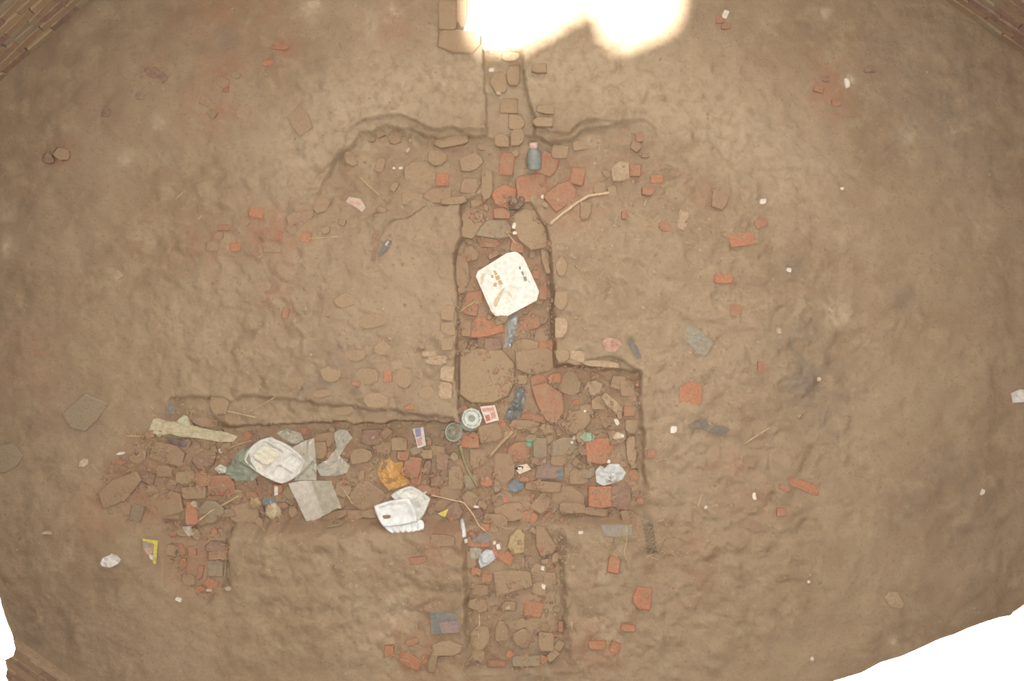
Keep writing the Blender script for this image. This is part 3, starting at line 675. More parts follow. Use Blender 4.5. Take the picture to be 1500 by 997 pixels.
# crumpled foam clamshell box: tray, lid and torn front lip
zt = rest(590, 748, .1)
e = bpy.data.objects.new('foam_box', None); col.objects.link(e); c0 = at(590, 748, zt); e.location = (c0[0], c0[1], zt + .004)
tag(e, 'crumpled white foam clamshell box with torn lip below the orange bag', 'box')
def quadmap(q, z, bowl, wr, seed):
    def fn(u, v):
        a = [Vector(at(*p, zt)) for p in q]
        p = (a[0] * (1 - u) + a[1] * u) * (1 - v) + (a[3] * (1 - u) + a[2] * u) * v
        d = max(abs(2 * u - 1), abs(2 * v - 1))
        hz = z + bowl * smooth01(.62, .9, d) - bowl * .5 * smooth01(.93, 1, d) + wr * float(fbm(np.array([u * 3 + seed]), np.array([v * 3 + seed]), 2)[0])
        sx_, sy_ = sqmap(u, v, .35)
        p = (a[0] * (1 - (sx_ + 1) / 2) + a[1] * (sx_ + 1) / 2) * (1 - (sy_ + 1) / 2) + (a[3] * (1 - (sx_ + 1) / 2) + a[2] * (sx_ + 1) / 2) * (sy_ + 1) / 2
        return (p.x - c0[0], p.y - c0[1], hz)
    return fn
local_grid('lid', 22, 22, quadmap([(571, 722), (602, 708), (634, 727), (616, 764)], .030, .012, .03, 2), W_FOAM, e, tuple(e.location))
local_grid('box_base', 22, 18, quadmap([(547, 737), (603, 724), (616, 762), (562, 770)], .040, .014, .012, 5), solid('clean_white_foam', (244, 240, 232), .6, .06, (210, 190, 160), 14, .05), e, tuple(e.location))
LIP = quadmap([(558, 763), (622, 758), (623, 774), (573, 779)], .034, .006, .02, 8)
local_grid('front_lip', 24, 6, lambda u, v: tuple(np.array(LIP(u, v)) + np.array((0, 0, .006 * math.sin(u * 38) * (0.3 + v)))), solid('white_foam_lip', (248, 246, 242), .6, .05, (200, 180, 150), 14, .05), e, tuple(e.location))
st = quadmap([(562, 752), (574, 751), (574, 756), (562, 757)], .046, 0, .002, 1)
local_grid('food_stain', 5, 3, st, solid('brown_smear', (150, 116, 84), .8, .3, (200, 180, 150), 60, .2), e, tuple(e.location), thick=.002)
def ridge(p0, p1, z0, z1, par, nm, rad=.004, mat=W_FOAM):
    a = Vector(at(*p0, zt)); b = Vector(at(*p1, zt)); a.z = zt + z0; b.z = zt + z1; t = (b - a).normalized(); s_ = t.cross(Vector((0, 0, 1))).normalized(); vv = []; ff = []
    for i in range(5):
        p = a.lerp(b, i / 4)
        for k in range(6):
            an = 2 * math.pi * k / 6; q = p + s_ * math.cos(an) * rad + Vector((0, 0, 1)) * math.sin(an) * rad; vv.append(q - a)
    for i in range(4):
        for k in range(6): ff.append((i * 6 + k, i * 6 + (k + 1) % 6, i * 6 + 6 + (k + 1) % 6, i * 6 + 6 + k))
    ff += [(5, 4, 3, 2, 1, 0), (24, 25, 26, 27, 28, 29)]
    return link(nm, mesh_of(nm, vv, ff), mat, par, tuple(a), True)
ridge((577, 720), (601, 732), .046, .050, e, 'lid_ridge'); ridge((601, 732), (626, 718), .050, .046, e, 'lid_ridge'); ridge((602, 728), (612, 760), .058, .054, e, 'hinge')
sl, m = under(SURF, [at(*p, zt)[:2] for p in [(548, 740), (602, 710), (634, 727), (622, 775), (575, 777)]]); tmp = SURF[sl]; tmp[m] = np.maximum(tmp[m], zt + .045); SURF[sl] = tmp

# folded grey sheet
e = sheet('folded_sheet', [(422, 708), (440, 704), (485, 704), (492, 722), (500, 741), (476, 754), (450, 767), (436, 737)], GREYSHEET, .006, .002, .012, 10, 34, 7, seed=3)
tag(e, 'grey folded plastic sheet in two tones beside the foam tray', 'sheet')
panel(e, 'folded_flap', [(456, 704), (485, 704), (492, 722), (500, 741), (474, 754), (466, 730)], GREYSHEET2, .006)
# films and bags
for nm, lab, cat, poly, mt, amp, sd in (
 ('plastic_bag', 'translucent whitish plastic bag trailing between the folded sheet and trench edge', 'bag', [(462, 683), (480, 672), (490, 660), (497, 648), (489, 634), (497, 629), (508, 630), (516, 641), (507, 652), (497, 668), (512, 682), (508, 692), (492, 697), (470, 697)], FILM_W, .012, 1),
 ('clear_film', 'thin clear film sheet reaching up from behind the folded grey sheet', 'film', [(428, 655), (445, 646), (459, 642), (462, 665), (463, 690), (462, 704), (430, 704), (440, 690), (446, 676)], FILM_W, .008, 2),
 ('green_bag', 'greenish transparent plastic bag lying beside the foam food tray', 'bag', [(322, 688), (336, 682), (346, 664), (362, 652), (368, 676), (380, 694), (370, 704), (345, 704), (334, 698)], FILM_G, .012, 4),
 ('orange_bag', 'crumpled orange-yellow plastic bag above the crumpled foam box', 'bag', [(559, 676), (570, 672), (578, 678), (590, 676), (591, 692), (600, 708), (584, 714), (570, 718), (556, 704), (552, 690)], ORANGE, .022, 5),
 ('grey_film', 'dark grey crumpled film strip beside the red printed packet', 'film', [(756, 566), (768, 566), (771, 580), (766, 600), (757, 612), (745, 617), (738, 610), (745, 596), (752, 584)], FILM_D, .014, 6),
 ('blue_grey_film', 'blue-grey plastic strip sticking out below the white octagonal plate', 'film', [(748, 462), (760, 458), (758, 475), (753, 492), (748, 510), (738, 508), (741, 490), (744, 474)], film('bluegrey', (160, 156, 146), .85), .010, 7),
 ('white_bag', 'crumpled greyish white plastic bag in the trench by the red brick', 'bag', [(872, 690), (880, 682), (886, 686), (893, 679), (908, 680), (917, 692), (912, 702), (898, 708), (884, 712), (874, 706)], film('whitebag', (222, 218, 208), .96, .4), .016, 8),
 ('green_scrap', 'pale green crumpled film scrap beside the small white chips', 'film', [(849, 640), (856, 633), (864, 632), (872, 640), (868, 647), (856, 645)], GREENP, .012, 9),
 ('teal_scrap', 'small teal plastic scrap on a grey brick fragment', 'scrap', [(770, 646), (777, 642), (782, 649), (776, 655), (771, 652)], TEAL, .006, 10),
 ('blue_scrap', 'dull blue plastic scrap below the printed card', 'scrap', [(744, 712), (752, 703), (765, 702), (767, 715), (757, 720), (746, 719)], BLUE, .008, 11),
 ('blue_chip', 'small blue-grey plastic chip on a mauve brick', 'scrap', [(815, 688), (823, 688), (824, 702), (816, 702)], BLUE, .004, 12),
 ('white_wad', 'white crumpled paper ball on the bare floor beside the yellow packet', 'paper', [(147, 824), (150, 817), (158, 814), (164, 810), (172, 813), (176, 820), (172, 826), (164, 830), (156, 832), (149, 829)], W_PAPER, .022, 13),
 ('torn_paper', 'white torn paper piece at the far edge of the bare floor', 'paper', [(1481, 576), (1494, 570), (1508, 571), (1510, 588), (1484, 590)], W_PAPER, .004, 14),
 ('pale_wrapper', 'pale pinkish printed wrapper lying in the upper excavated corner', 'wrapper', [(507, 295), (511, 288), (528, 291), (536, 304), (530, 310), (522, 304)], solid('pinkish_paper', (212, 190, 166), .7, .15, (176, 130, 112), 60), .004, 15),
 ('grey_packet', 'flat grey packet lying on the open floor above the single orange brick', 'packet', [(1001, 495), (1008, 478), (1020, 480), (1045, 502), (1034, 520), (1022, 517)], solid('grey_packet_foil', (164, 152, 132), .6, .25), .005, 16),
 ('torn_strip', 'dark torn plastic strip twisted on the open floor', 'strip', [(1008, 622), (1020, 615), (1036, 612), (1038, 622), (1066, 624), (1069, 630), (1062, 637), (1042, 634), (1026, 626), (1012, 630)], solid('dusty_dark_plastic', (136, 124, 108), .6, .3), .008, 17),
 ('pink_shreds', 'pinkish shredded wrapper on the ledge near the dark rubber scrap', 'wrapper', [(882, 500), (890, 494), (906, 497), (912, 505), (902, 516), (888, 514)], solid('pink_wrapper', (206, 166, 140), .6, .3, (180, 110, 90), 60), .012, 18),
 ('rubber_scrap', 'dark grey rubber scrap beside the pinkish shredded wrapper', 'scrap', [(919, 497), (925, 495), (934, 508), (940, 524), (932, 526), (925, 512)], GREYD, .006, 19),
 ('silver_sachet', 'silvery torn sachet with red edge in the lower trench mouth', 'sachet', [(703, 812), (712, 805), (722, 806), (726, 818), (716, 826), (704, 832), (701, 822)], SILVER, .008, 20),
 ('grey_rag', 'small grey rag left of the silvery torn sachet', 'rag', [(688, 803), (698, 800), (706, 806), (702, 818), (690, 818)], GREYSHEET2, .008, 21),
 ('grey_cloth', 'grey cloth scrap between the white tube and the yellowish stone', 'rag', [(690, 787), (712, 780), (720, 786), (716, 794), (694, 794)], solid('greyrag', (150, 142, 132), .8, .2), .006, 22),
 ('dusty_film', 'dusty film bunched along the trench edge above the foam tray', 'film', [(404, 634), (420, 628), (440, 634), (446, 646), (432, 650), (414, 642)], FILM_W, .014, 23),
 ('blue_rag', 'dusty blue-grey rag on the ground at the platform corner', 'rag', [(630, 898), (645, 896), (668, 897), (671, 908), (655, 912), (648, 928), (632, 928)], solid('bluegrey_rag', (138, 136, 126), .8, .25), .004, 24),
 ('mauve_rag', 'dusty mauve rag folded against the blue-grey rag', 'rag', [(642, 912), (668, 909), (676, 914), (672, 926), (648, 928)], solid('mauve_rag', (166, 142, 132), .8, .25), .004, 25),
 ('grey_tatter', 'small grey-white tatter at the lower end of the trench straw', 'rag', [(266, 772), (278, 770), (284, 782), (276, 786), (270, 778)], FILM_W, .010, 26),
 ('foil_knot', 'knotted clear film end left of the green bag', 'film', [(314, 686), (322, 680), (332, 684), (330, 692), (320, 694)], film('whitefilm2', (226, 220, 196), .95), .014, 27),
 ('pale_scrap', 'creased pale paper scrap below the trench wall corner', 'paper', [(897, 640), (904, 632), (914, 636), (913, 641), (900, 643)], solid('cream_scrap', (214, 188, 156), .7, .15), .008, 28),
 ('dusty_sheet', 'faint grey film flattened on the floor above the ledge corner', 'film', [(880, 769), (900, 768), (926, 768), (926, 784), (900, 786), (884, 784)], solid('dusty_grey_film', (164, 152, 136), .7, .3), .002, 29),
):
    e = sheet(nm, poly, mt, amp, .0018, .006, 30 if amp > .01 else 20, 34, 8, seed=sd, drape=.35 if amp > .005 else 0.0)
    tag(e, lab, cat)
    if nm == 'silver_sachet':
        panel(e, 'red_edge', [(722, 800), (726, 804), (731, 814), (727, 816), (722, 808)], REDP, .004)
    if nm == 'pale_wrapper':
        panel(e, 'print', [(512, 293), (527, 296), (528, 301), (513, 297)], PINK, .0015)
# cloth strip
e = sheet('cloth_strip', [(218, 630), (224, 614), (231, 612), (240, 617), (256, 618), (268, 608), (273, 610), (273, 622), (290, 626), (305, 630), (330, 634), (345, 640), (338, 648), (318, 648), (298, 644), (280, 641), (262, 640), (245, 634), (232, 638)], CLOTH, .012, .002, .006, 18, 50, 6, seed=31, drape=.4)
tag(e, 'cream cloth strip dangling along the trench edge left of foam tray', 'cloth')
panel(e, 'stripe', [(264, 612), (271, 610), (272, 621), (265, 623)], solid('green_white_stripe', (196, 200, 164), .8, .1), .003)
e = sheet('dark_rag', [(240, 640), (262, 642), (276, 648), (272, 656), (256, 652)], solid('dark_rag', (132, 112, 104), .9, .2), .006, .002, .004, 20, seed=33, drape=.3); tag(e, 'dark brown rag tucked under the cream cloth strip', 'rag')
e = sheet('grey_flake', [(243, 606), (248, 586), (256, 594), (256, 606)], solid('grey_flake', (150, 140, 126), .8, .2), .003, .004, .004, 20, 20, 4, seed=34); tag(e, 'small upright grey slate flake above the cream cloth strip', 'stone')

# packets with print
e = sheet('printed_packet', [(703, 595), (725, 593), (731, 615), (712, 620)], solid('packet_white', (240, 218, 196), .6, .08), .003, .003, .012, 12, 28, 5, seed=41); tag(e, 'small red and white printed packet beside the round cup', 'packet')
panel(e, 'red_print', [(710, 608), (717, 607), (719, 615), (713, 617)], REDP); panel(e, 'red_print', [(706, 598), (723, 596), (725, 601), (708, 603)], PINK); panel(e, 'picture', [(718, 604), (725, 602), (727, 612), (720, 614)], PINK)
e = sheet('blue_sachet', [(604, 628), (620, 625), (622, 638), (624, 652), (612, 656), (608, 640)], solid('sachet_white', (226, 214, 202), .5, .1), .003, .003, .012, 12, 28, 5, seed=42); tag(e, 'narrow white sachet with violet top and red bottom print', 'sachet')
panel(e, 'violet_print', [(608, 628), (616, 626), (617, 639), (609, 640)], BLUEP); panel(e, 'red_print', [(610, 642), (618, 640), (619, 651), (613, 653)], PINK)
e = sheet('printed_card', [(753, 685), (761, 681), (772, 679), (778, 687), (761, 694)], solid('card_cream', (236, 210, 178), .6, .08), .003, .003, .012, 12, 24, 5, seed=43); tag(e, 'small cream card with dark print above the blue scrap', 'card')
panel(e, 'dark_print', [(753, 685), (760, 682), (767, 683), (765, 687), (756, 688)], DARKP); panel(e, 'white_print', [(758, 684), (765, 684), (764, 687), (759, 687)], W_PAPER, .004)
e = sheet('yellow_packet', [(208, 788), (232, 791), (229, 825), (224, 826), (221, 816), (209, 806)], solid('packet_back', (176, 158, 128), .6, .15), .004, .003, .006, 12, 28, 5, seed=44); tag(e, 'torn yellow-bordered packet with pink print on the bare floor', 'packet')
panel(e, 'yellow_border', [(208, 788), (232, 791), (231, 797), (210, 792)], YEL); panel(e, 'yellow_border', [(226, 795), (231, 796), (228, 826), (224, 824)], YEL); panel(e, 'pink_print', [(212, 803), (222, 802), (222, 811), (214, 812)], PINK); panel(e, 'white_print', [(218, 812), (224, 813), (224, 820), (219, 818)], W_PAPER); panel(e, 'grey_print', [(210, 795), (216, 795), (217, 802), (211, 803)], GREYSHEET2)
e = sheet('yellow_triangle', [(641, 752), (657, 745), (652, 757), (648, 756)], YEL, .002, .003, .010, 10, 16, 4, seed=45); tag(e, 'bright yellow triangular wrapper corner beside the foam box', 'wrapper')
e = sheet('red_fleck', [(668 + 69, 729), (743, 728), (743, 735), (738, 736)], REDP, .002, .003, .006, 10, 14, 3, seed=46); tag(e, 'tiny bright red plastic fleck on the trench rubble', 'scrap')
e = sheet('dark_strap', [(554, 372), (560, 360), (566, 350), (575, 353), (571, 361), (562, 370), (556, 376)], GREYD, .006, .004, .006, 16, 26, 5, seed=47); tag(e, 'dark grey broken strap lying on the left platform', 'strap')
panel(e, 'pale_stripe', [(564, 358), (568, 352), (570, 354), (566, 361)], GREYSHEET, .003)
e = sheet('brown_sole', [(544, 345), (550, 338), (560, 342), (556, 355), (552, 368), (549, 384), (543, 382), (547, 362)], solid('worn_sole', (160, 128, 104), .8, .25), .004, .005, .004, 16, 26, 5, seed=48); tag(e, 'worn brown sole scrap lying against the dark grey strap', 'scrap')

# round cup (upside-down), clear cup, bottle
def lathe(name, prof, mat, parent, loc, seg=28, rot=None, thick=0, cap=True):
    vv = []; ff = []
    for r_, z in prof:
        for k in range(seg): a = 2 * math.pi * k / seg; vv.append((r_ * math.cos(a), r_ * math.sin(a), z))
    for i in range(len(prof) - 1):
        for k in range(seg): a = i * seg + k; b = i * seg + (k + 1) % seg; ff.append((a, b, b + seg, a + seg))
    if cap: ff.append(tuple((len(prof) - 1) * seg + k for k in range(seg)))
    if rot is not None: vv = [rot @ Vector(p) for p in vv]
    o = link(name, mesh_of(name, vv, ff), mat, parent, loc, True)
    if thick: md = o.modifiers.new('thickness', 'SOLIDIFY'); md.thickness = thick
    return o
from mathutils import Matrix
z = rest(688, 616, .05); p = at(688, 616, z + .05)
e = bpy.data.objects.new('plastic_cup', None); col.objects.link(e); e.location = (p[0], p[1], z); tag(e, 'upturned whitish plastic cup with ribbed base at the trench corner', 'cup')
RT = Matrix.Rotation(.22, 3, 'Y') @ Matrix.Rotation(-.25, 3, 'X')
lathe('cup_wall', [(.056, .0), (.056, .004), (.054, .006), (.049, .046), (.048, .050)], film('cup_green_white', (196, 206, 182), .85), e, (p[0], p[1], z + .008), rot=RT)
lathe('cup_base', [(.050, .046), (.050, .053), (.044, .055), (.043, .050), (.036, .049), (.034, .052), (.020, .052), (.018, .050), (.001, .050)], solid('cup_white', (222, 216, 200), .5, .1), e, (p[0], p[1], z + .008), rot=RT)
for k in range(8):
    a = k * math.pi / 4; v3 = [RT @ Vector((math.cos(a) * r_ + math.sin(a) * w_, math.sin(a) * r_ - math.cos(a) * w_, zz)) for zz in (.048, .056) for r_, w_ in ((.036, -.003), (.052, -.003), (.052, .003), (.036, .003))]
    link('rib', mesh_of('rib', v3, [(3, 2, 1, 0), (4, 5, 6, 7), (0, 1, 5, 4), (1, 2, 6, 5), (2, 3, 7, 6), (3, 0, 4, 7)]), bpy.data.materials['cup_white'], e, (p[0], p[1], z + .008))
z = rest(660, 632, .04); p = at(660, 632, z + .02)
e = bpy.data.objects.new('clear_cup', None); col.objects.link(e); e.location = (p[0], p[1], z); tag(e, 'crushed clear plastic cup left of the upturned whitish cup', 'cup')
lathe('cup_wall', [(.001, .003), (.016, .002), (.018, .006), (.028, .005), (.031, .0), (.034, .02), (.040, .032), (.045, .034)], film('clear_cup_plastic', (190, 184, 160), .75, .2), e, (p[0], p[1], z + .006), rot=Matrix.Rotation(.5, 3, 'Y'), cap=False, thick=.0012)
lathe('cup_rim', [(.044, .033), (.048, .034), (.048, .037), (.043, .037)], film('clear_cup_rim', (210, 204, 182), .9, .2), e, (p[0], p[1], z + .006), rot=Matrix.Rotation(.5, 3, 'Y'), cap=False)
z = rest(783, 236, .04); p = at(783, 250, z + .02)
e = bpy.data.objects.new('plastic_bottle', None); col.objects.link(e); e.location = (p[0], p[1], z); tag(e, 'small greyish plastic bottle with pinkish cap lying among red bricks', 'bottle')
RB = Matrix.Rotation(.05, 3, 'Z') @ Matrix.Rotation(-math.pi / 2 + .25, 3, 'X')
lathe('bottle_body', [(.004, 0), (.024, .001), (.034, .006), (.036, .014), (.034, .022), (.036, .03), (.036, .068), (.033, .082), (.022, .10), (.014, .112)], BOTTLE, e, (p[0], p[1], z + .034), rot=RB)
lathe('label_band', [(.0365, .034), (.0372, .036), (.0372, .064), (.0365, .066)], solid('grey_label', (150, 150, 142), .6, .15), e, (p[0], p[1], z + .034), rot=RB)
lathe('cap', [(.019, .106), (.021, .108), (.021, .132), (.018, .135), (.002, .136)], PINKC, e, (p[0], p[1], z + .034), rot=RB)
# white tube with stub
e = tube('white_tube', [(677, 761), (680, 786)], .012, solid('white_tube_plastic', (246, 240, 228), .5, .05), .006, taper=.95, seg=10); tag(e, 'white plastic tube lying across the trench mouth', 'tube')
e = tube('tube_cap', [(682, 789), (683, 795)], .010, solid('white_cap_plastic', (240, 230, 212), .5, .08), .006, taper=.8, seg=10); tag(e, 'white tube cap lying just below the white plastic tube', 'cap')

# sticks, twigs, straws
for nm, lab, cat, pts, rad, mt, tp in (
 ('bent_stick', 'bent pale stick leaning out of the trench over the right platform', 'stick', [(806, 328), (826, 311), (845, 297), (862, 287), (892, 282)], .009, WOODP, .8),
 ('olive_stick', 'curved olive stick lying over the trench rubble', 'stick', [(674, 652), (679, 672), (686, 690), (694, 703), (700, 714)], .010, WOODO, .7),
 ('split_stick', 'straight pale split stick lying across the trench rubble', 'stick', [(716, 670), (733, 650), (751, 632)], .009, solid('split_wood', (190, 162, 124), .8, .15), 1.3),
 ('thin_twig', 'long thin curved twig running from the foam box', 'twig', [(632, 725), (655, 728), (680, 735), (693, 752), (702, 770), (714, 780)], .0045, WOODP, .7),
 ('trench_straw', 'long greyish straw crossing the rubble left of the husk', 'straw', [(280, 771), (310, 748), (350, 726)], .005, STRAW, .8),
 ('dry_straw', 'long pale straw lying on the bare floor beside the dark strip', 'straw', [(1090, 650), (1108, 638), (1128, 626)], .004, STRAW, .7),
 ('dry_straw', 'thin straw in the upper excavated corner above the pale wrapper', 'straw', [(525, 258), (540, 272), (556, 286)], .0035, STRAW, .8),
 ('dry_straw', 'straight straw on the left platform edge beside the red brick chip', 'straw', [(455, 349), (475, 348), (497, 346)], .0035, STRAW, .8),
 ('dry_straw', 'pale straw on the ledge above the foam food tray', 'straw', [(332, 602), (352, 606), (374, 611)], .004, STRAW, .8),
 ('dry_straw', 'slanting straw on the ledge right of the round stone', 'straw', [(360, 605), (385, 592), (402, 582)], .003, STRAW, .8),
 ('dry_straw', 'short straw between the trench wall and red bricks by the plate', 'straw', [(672, 457), (684, 449), (696, 441)], .0045, STRAW, .8),
 ('dry_straw', 'short upright straw at the bottom of the lower trench', 'straw', [(702, 897), (702, 915), (701, 935)], .0045, STRAW, .8),
 ('dry_straw', 'pale straw on the floor just right of the lower trench', 'straw', [(837, 910), (838, 925)], .0045, STRAW, .9),
 ('dry_straw', 'vertical straw along the wall below the trench notch', 'straw', [(332, 800), (330, 830), (327, 860)], .005, WOODO, .9),
 ('dry_straw', 'short straw at the side of the cream cloth strip', 'straw', [(184, 638), (206, 639)], .004, STRAW, .9),
 ('dry_straw', 'long dull straw across the foam tray corner and green bag', 'straw', [(335, 656), (352, 650), (368, 645)], .004, STRAW, .8),
 ('dry_straw', 'thin straw on the right platform beside the bent stick', 'straw', [(943, 302), (947, 292)], .004, STRAW, .9),
 ('dry_straw', 'short bright straw on the floor above the left dust ring', 'straw', [(257, 292), (267, 282)], .004, STRAW, .9),
 ('dry_straw', 'shorter bright straw below another on the left floor', 'straw', [(289, 321), (296, 315)], .004, STRAW, .9),
 ('dry_straw', 'tiny curved straw above the white octagonal plate', 'straw', [(745, 343), (750, 350), (757, 358)], .004, WOODP, .8),
 ('dry_straw', 'short straw under the red brick in the right trench', 'straw', [(1022, 742), (1028, 724)], .004, STRAW, .9),
 ('dry_straw', 'straw bent along the ledge near the coiled wire', 'straw', [(918, 770), (918, 795), (914, 808), (918, 820)], .003, STRAW, .9),
 ('dry_straw', 'straw between folded sheet and dusty brown bricks', 'straw', [(500, 712), (508, 724), (516, 738)], .004, STRAW, .9),
 ('dry_straw', 'dark straw below the folded sheet at trench bottom edge', 'straw', [(478, 772), (498, 768), (505, 764)], .004, WOODO, .9),
 ('dry_straw', 'long straw under the trench edge below the platform ledge', 'straw', [(700, 494), (720, 490), (737, 488)], .0035, STRAW, .9),
):
    tag(tube(nm, pts, rad, mt, .002, taper=tp), lab, cat, 'straws lying about' if nm == 'dry_straw' else None)

# coiled wire
pts = [(949 + 7 * math.cos(t * 1.9) + t * .25, 766 + t * 1.7 + 3 * math.sin(t * 1.9)) for t in np.linspace(0, 26, 84)]
e = tube('coiled_wire', pts, .0020, solid('dark_wire', (128, 118, 104), .5, .2), .004, taper=1, seg=5); tag(e, 'coiled dark wire lying on the floor at the trench corner', 'wire')
# frayed husks
def husk(name, lab, x, y, rx, ry, mt, seed, h=.03):
    r = random.Random(seed); z = rest(x, y, max(rx, ry) / S * .7); p = at(x, y, z + h * .6); seg, st_ = 14, 6; vv = [(0, 0, h)]; ff = []
    for i in range(1, st_ + 1):
        for k in range(seg):
            a = 2 * math.pi * k / seg; t = i / st_; q = 1 + .16 * math.sin(k * 2.4 + seed) * t + r.uniform(-.05, .05)
            vv.append((math.cos(a) * rx / S * t * q, math.sin(a) * ry / S * t * q, h * math.sqrt(max(0, 1 - t * t * .96)) * r.uniform(.85, 1.1) - (.004 if i == st_ else 0)))
    for k in range(seg): ff.append((0, 1 + k, 1 + (k + 1) % seg))
    for i in range(st_ - 1):
        for k in range(seg): a = 1 + i * seg + k; b = 1 + i * seg + (k + 1) % seg; ff.append((a, a + seg, b + seg, b))
    ff.append(tuple(1 + (st_ - 1) * seg + k for k in range(seg)))
    e = bpy.data.objects.new(name, None); col.objects.link(e); e.location = (p[0], p[1], z - .002); tag(e, lab, 'husk')
    link('shell', mesh_of(name, vv, ff), mt, e, (p[0], p[1], z - .002))
    for k in range(7):
        a = r.uniform(.2, 1.4) if k < 5 else r.uniform(2, 5)
        q0 = (x + rx * .6 * math.cos(a), y + ry * .6 * math.sin(a)); q1 = (x + rx * 1.25 * math.cos(a), y + ry * 1.25 * math.sin(a))
        A = Vector(at(*q0, z + h)); Bv = Vector(at(*q1, z + h * .3)); s_ = Vector((-(Bv - A).y, (Bv - A).x, 0)).normalized() * .0025
        link('fibre', mesh_of('fibre', [A - s_ - A, A + s_ - A, Bv + s_ - A, Bv - s_ - A, (0, 0, .004), tuple(Bv - A + Vector((0, 0, .003)))], [(0, 1, 2, 3), (0, 4, 5, 3), (1, 4, 5, 2), (0, 1, 4), (2, 3, 5)]), mt, e, tuple(A))
    return e
husk('frayed_husk', 'frayed pale fibrous husk between foam tray and trench bottom edge', 398, 749, 12, 14, SHELL, 1)
husk('pale_husk', 'small lumpy pale husk left of the larger frayed husk', 372, 737, 9, 9, solid('husk_brown', (196, 168, 128), .9, .2), 2, .024)
e = sheet('dark_buckle', [(384, 731), (394, 729), (404, 732), (403, 738), (386, 738)], BLUE, .004, .004, .006, 16, 18, 4, seed=51); tag(e, 'small dark blue-grey band above the frayed husk', 'scrap')
e = sheet('pale_bone', [(402, 712), (407, 712), (407, 724), (402, 726)], W_PAPER, .004, .006, .006, 16, 16, 4, seed=52); tag(e, 'thin whitish strip hanging below the foam tray edge', 'strip')

# small white chips and pebbles
CH = [(753, 330, 5, 9, 'upper of two white chips above the octagonal plate'), (754, 341, 6, 5, 'lower of two white chips above the octagonal plate'), (795, 288, 5, 5, 'white chip among the red bricks under the bent stick'), (841, 641, 5, 6, 'bright white chip beside the pale green scrap'), (838, 648, 4, 4, 'smaller white chip beneath the bright chip by green scrap'),
 (857, 602, 4, 4, 'tiny white chip between tan bricks in the right trench'), (892, 676, 4, 5, 'small cream chip at the upper edge of white bag'), (851, 780, 7, 4, 'white chip on the ledge below the right trench'), (730, 801, 6, 8, 'white chip beside the red edge of silver sachet'), (724, 795, 4, 5, 'small white chip above the silver sachet'),
 (698, 742, 8, 4, 'white splinter beside the thin curved twig'), (987, 629, 10, 11, 'white chip lying left of the dark torn strip'), (1118, 295, 9, 8, 'white chip on the right floor above a red chip'), (1105, 727, 5, 10, 'white splinter near the orange shard on the right floor'), (1034, 743, 5, 4, 'tiny white chip below a short straw on the right floor'),
 (1440, 721, 5, 9, 'lone white chip near the right end of the floor'), (720, 102, 8, 6, 'white pebble at the top of the upper channel'), (730, 136, 7, 5, 'pale pebble halfway down the upper channel'), (587, 246, 6, 4, 'right one of two tiny white chips in the excavated corner'), (577, 246, 4, 3, 'left one of two tiny white chips in the excavated corner'),
 (597, 220, 5, 8, 'pale chip in the shadowed upper corner'), (1241, 121, 7, 14, 'cream pebble on the upper right floor'), (1063, 20, 8, 12, 'cream pebble beside red chips right of the sunlit patch'), (261, 878, 9, 5, 'white chip on the floor below the trench notch'), (334, 862, 9, 6, 'pale pebble at the foot of the vertical straw'), (306, 864, 9, 5, 'pale pebble left of the vertical straw foot'),
 (796, 859, 6, 7, 'white chip in the lower trench beside the big tan brick'), (795, 832, 5, 6, 'small white chip above the lower trench brick'), (744, 890, 6, 5, 'pale pebble in the middle of the lower trench'), (1185, 852, 4, 4, 'tiny white chip on the lower right floor'), (1234, 276, 5, 4, 'tiny white chip on the right dust ring'), (904, 618, 6, 10, 'curved cream chip at the right trench wall'),
 (912, 638, 5, 5, 'white chip at the tip of the cream paper scrap'), (284, 738, 10, 8, 'pale pinkish chip on top of an orange brick'), (68, 780, 14, 5, 'pale mauve splinter on the left floor'), (122, 678, 12, 12, 'pinkish pale shred left of the brown slab'), (176, 664, 12, 4, 'cream splinter left of the cloth strip'), (1156, 395, 7, 6, 'whitish chip on the grey patch of right floor'), (1190, 965, 5, 5, 'tiny white chip at the lower rim side'), (1141, 484, 6, 10, 'pale chip on the dark grey patch'), (1200, 555, 6, 6, 'pinkish chip below the dark grey patch'), (323, 660, 6, 6, 'tiny yellowish chip above the knotted film'), (497, 742, 6, 5, 'pale pebble right of the folded sheet')]
WCH = solid('white_chip', (244, 228, 206), .7, .05); PCH = solid('pale_chip', (208, 180, 150), .8, .15)
for k, (x, y, w, h, lab) in enumerate(CH):
    r = random.Random(k); pl = outline(x, y, w, h, r.uniform(-25, 25), 'any', r)
    M['b_tmp'] = WCH if not ('pale' in lab or 'pink' in lab or 'mauve' in lab) else PCH
    o = fragment(pl, 'tmp', .008 if w < 9 else .010, r, 'white_chip'); tag(o, lab, 'chip', 'pale chips on the floor')

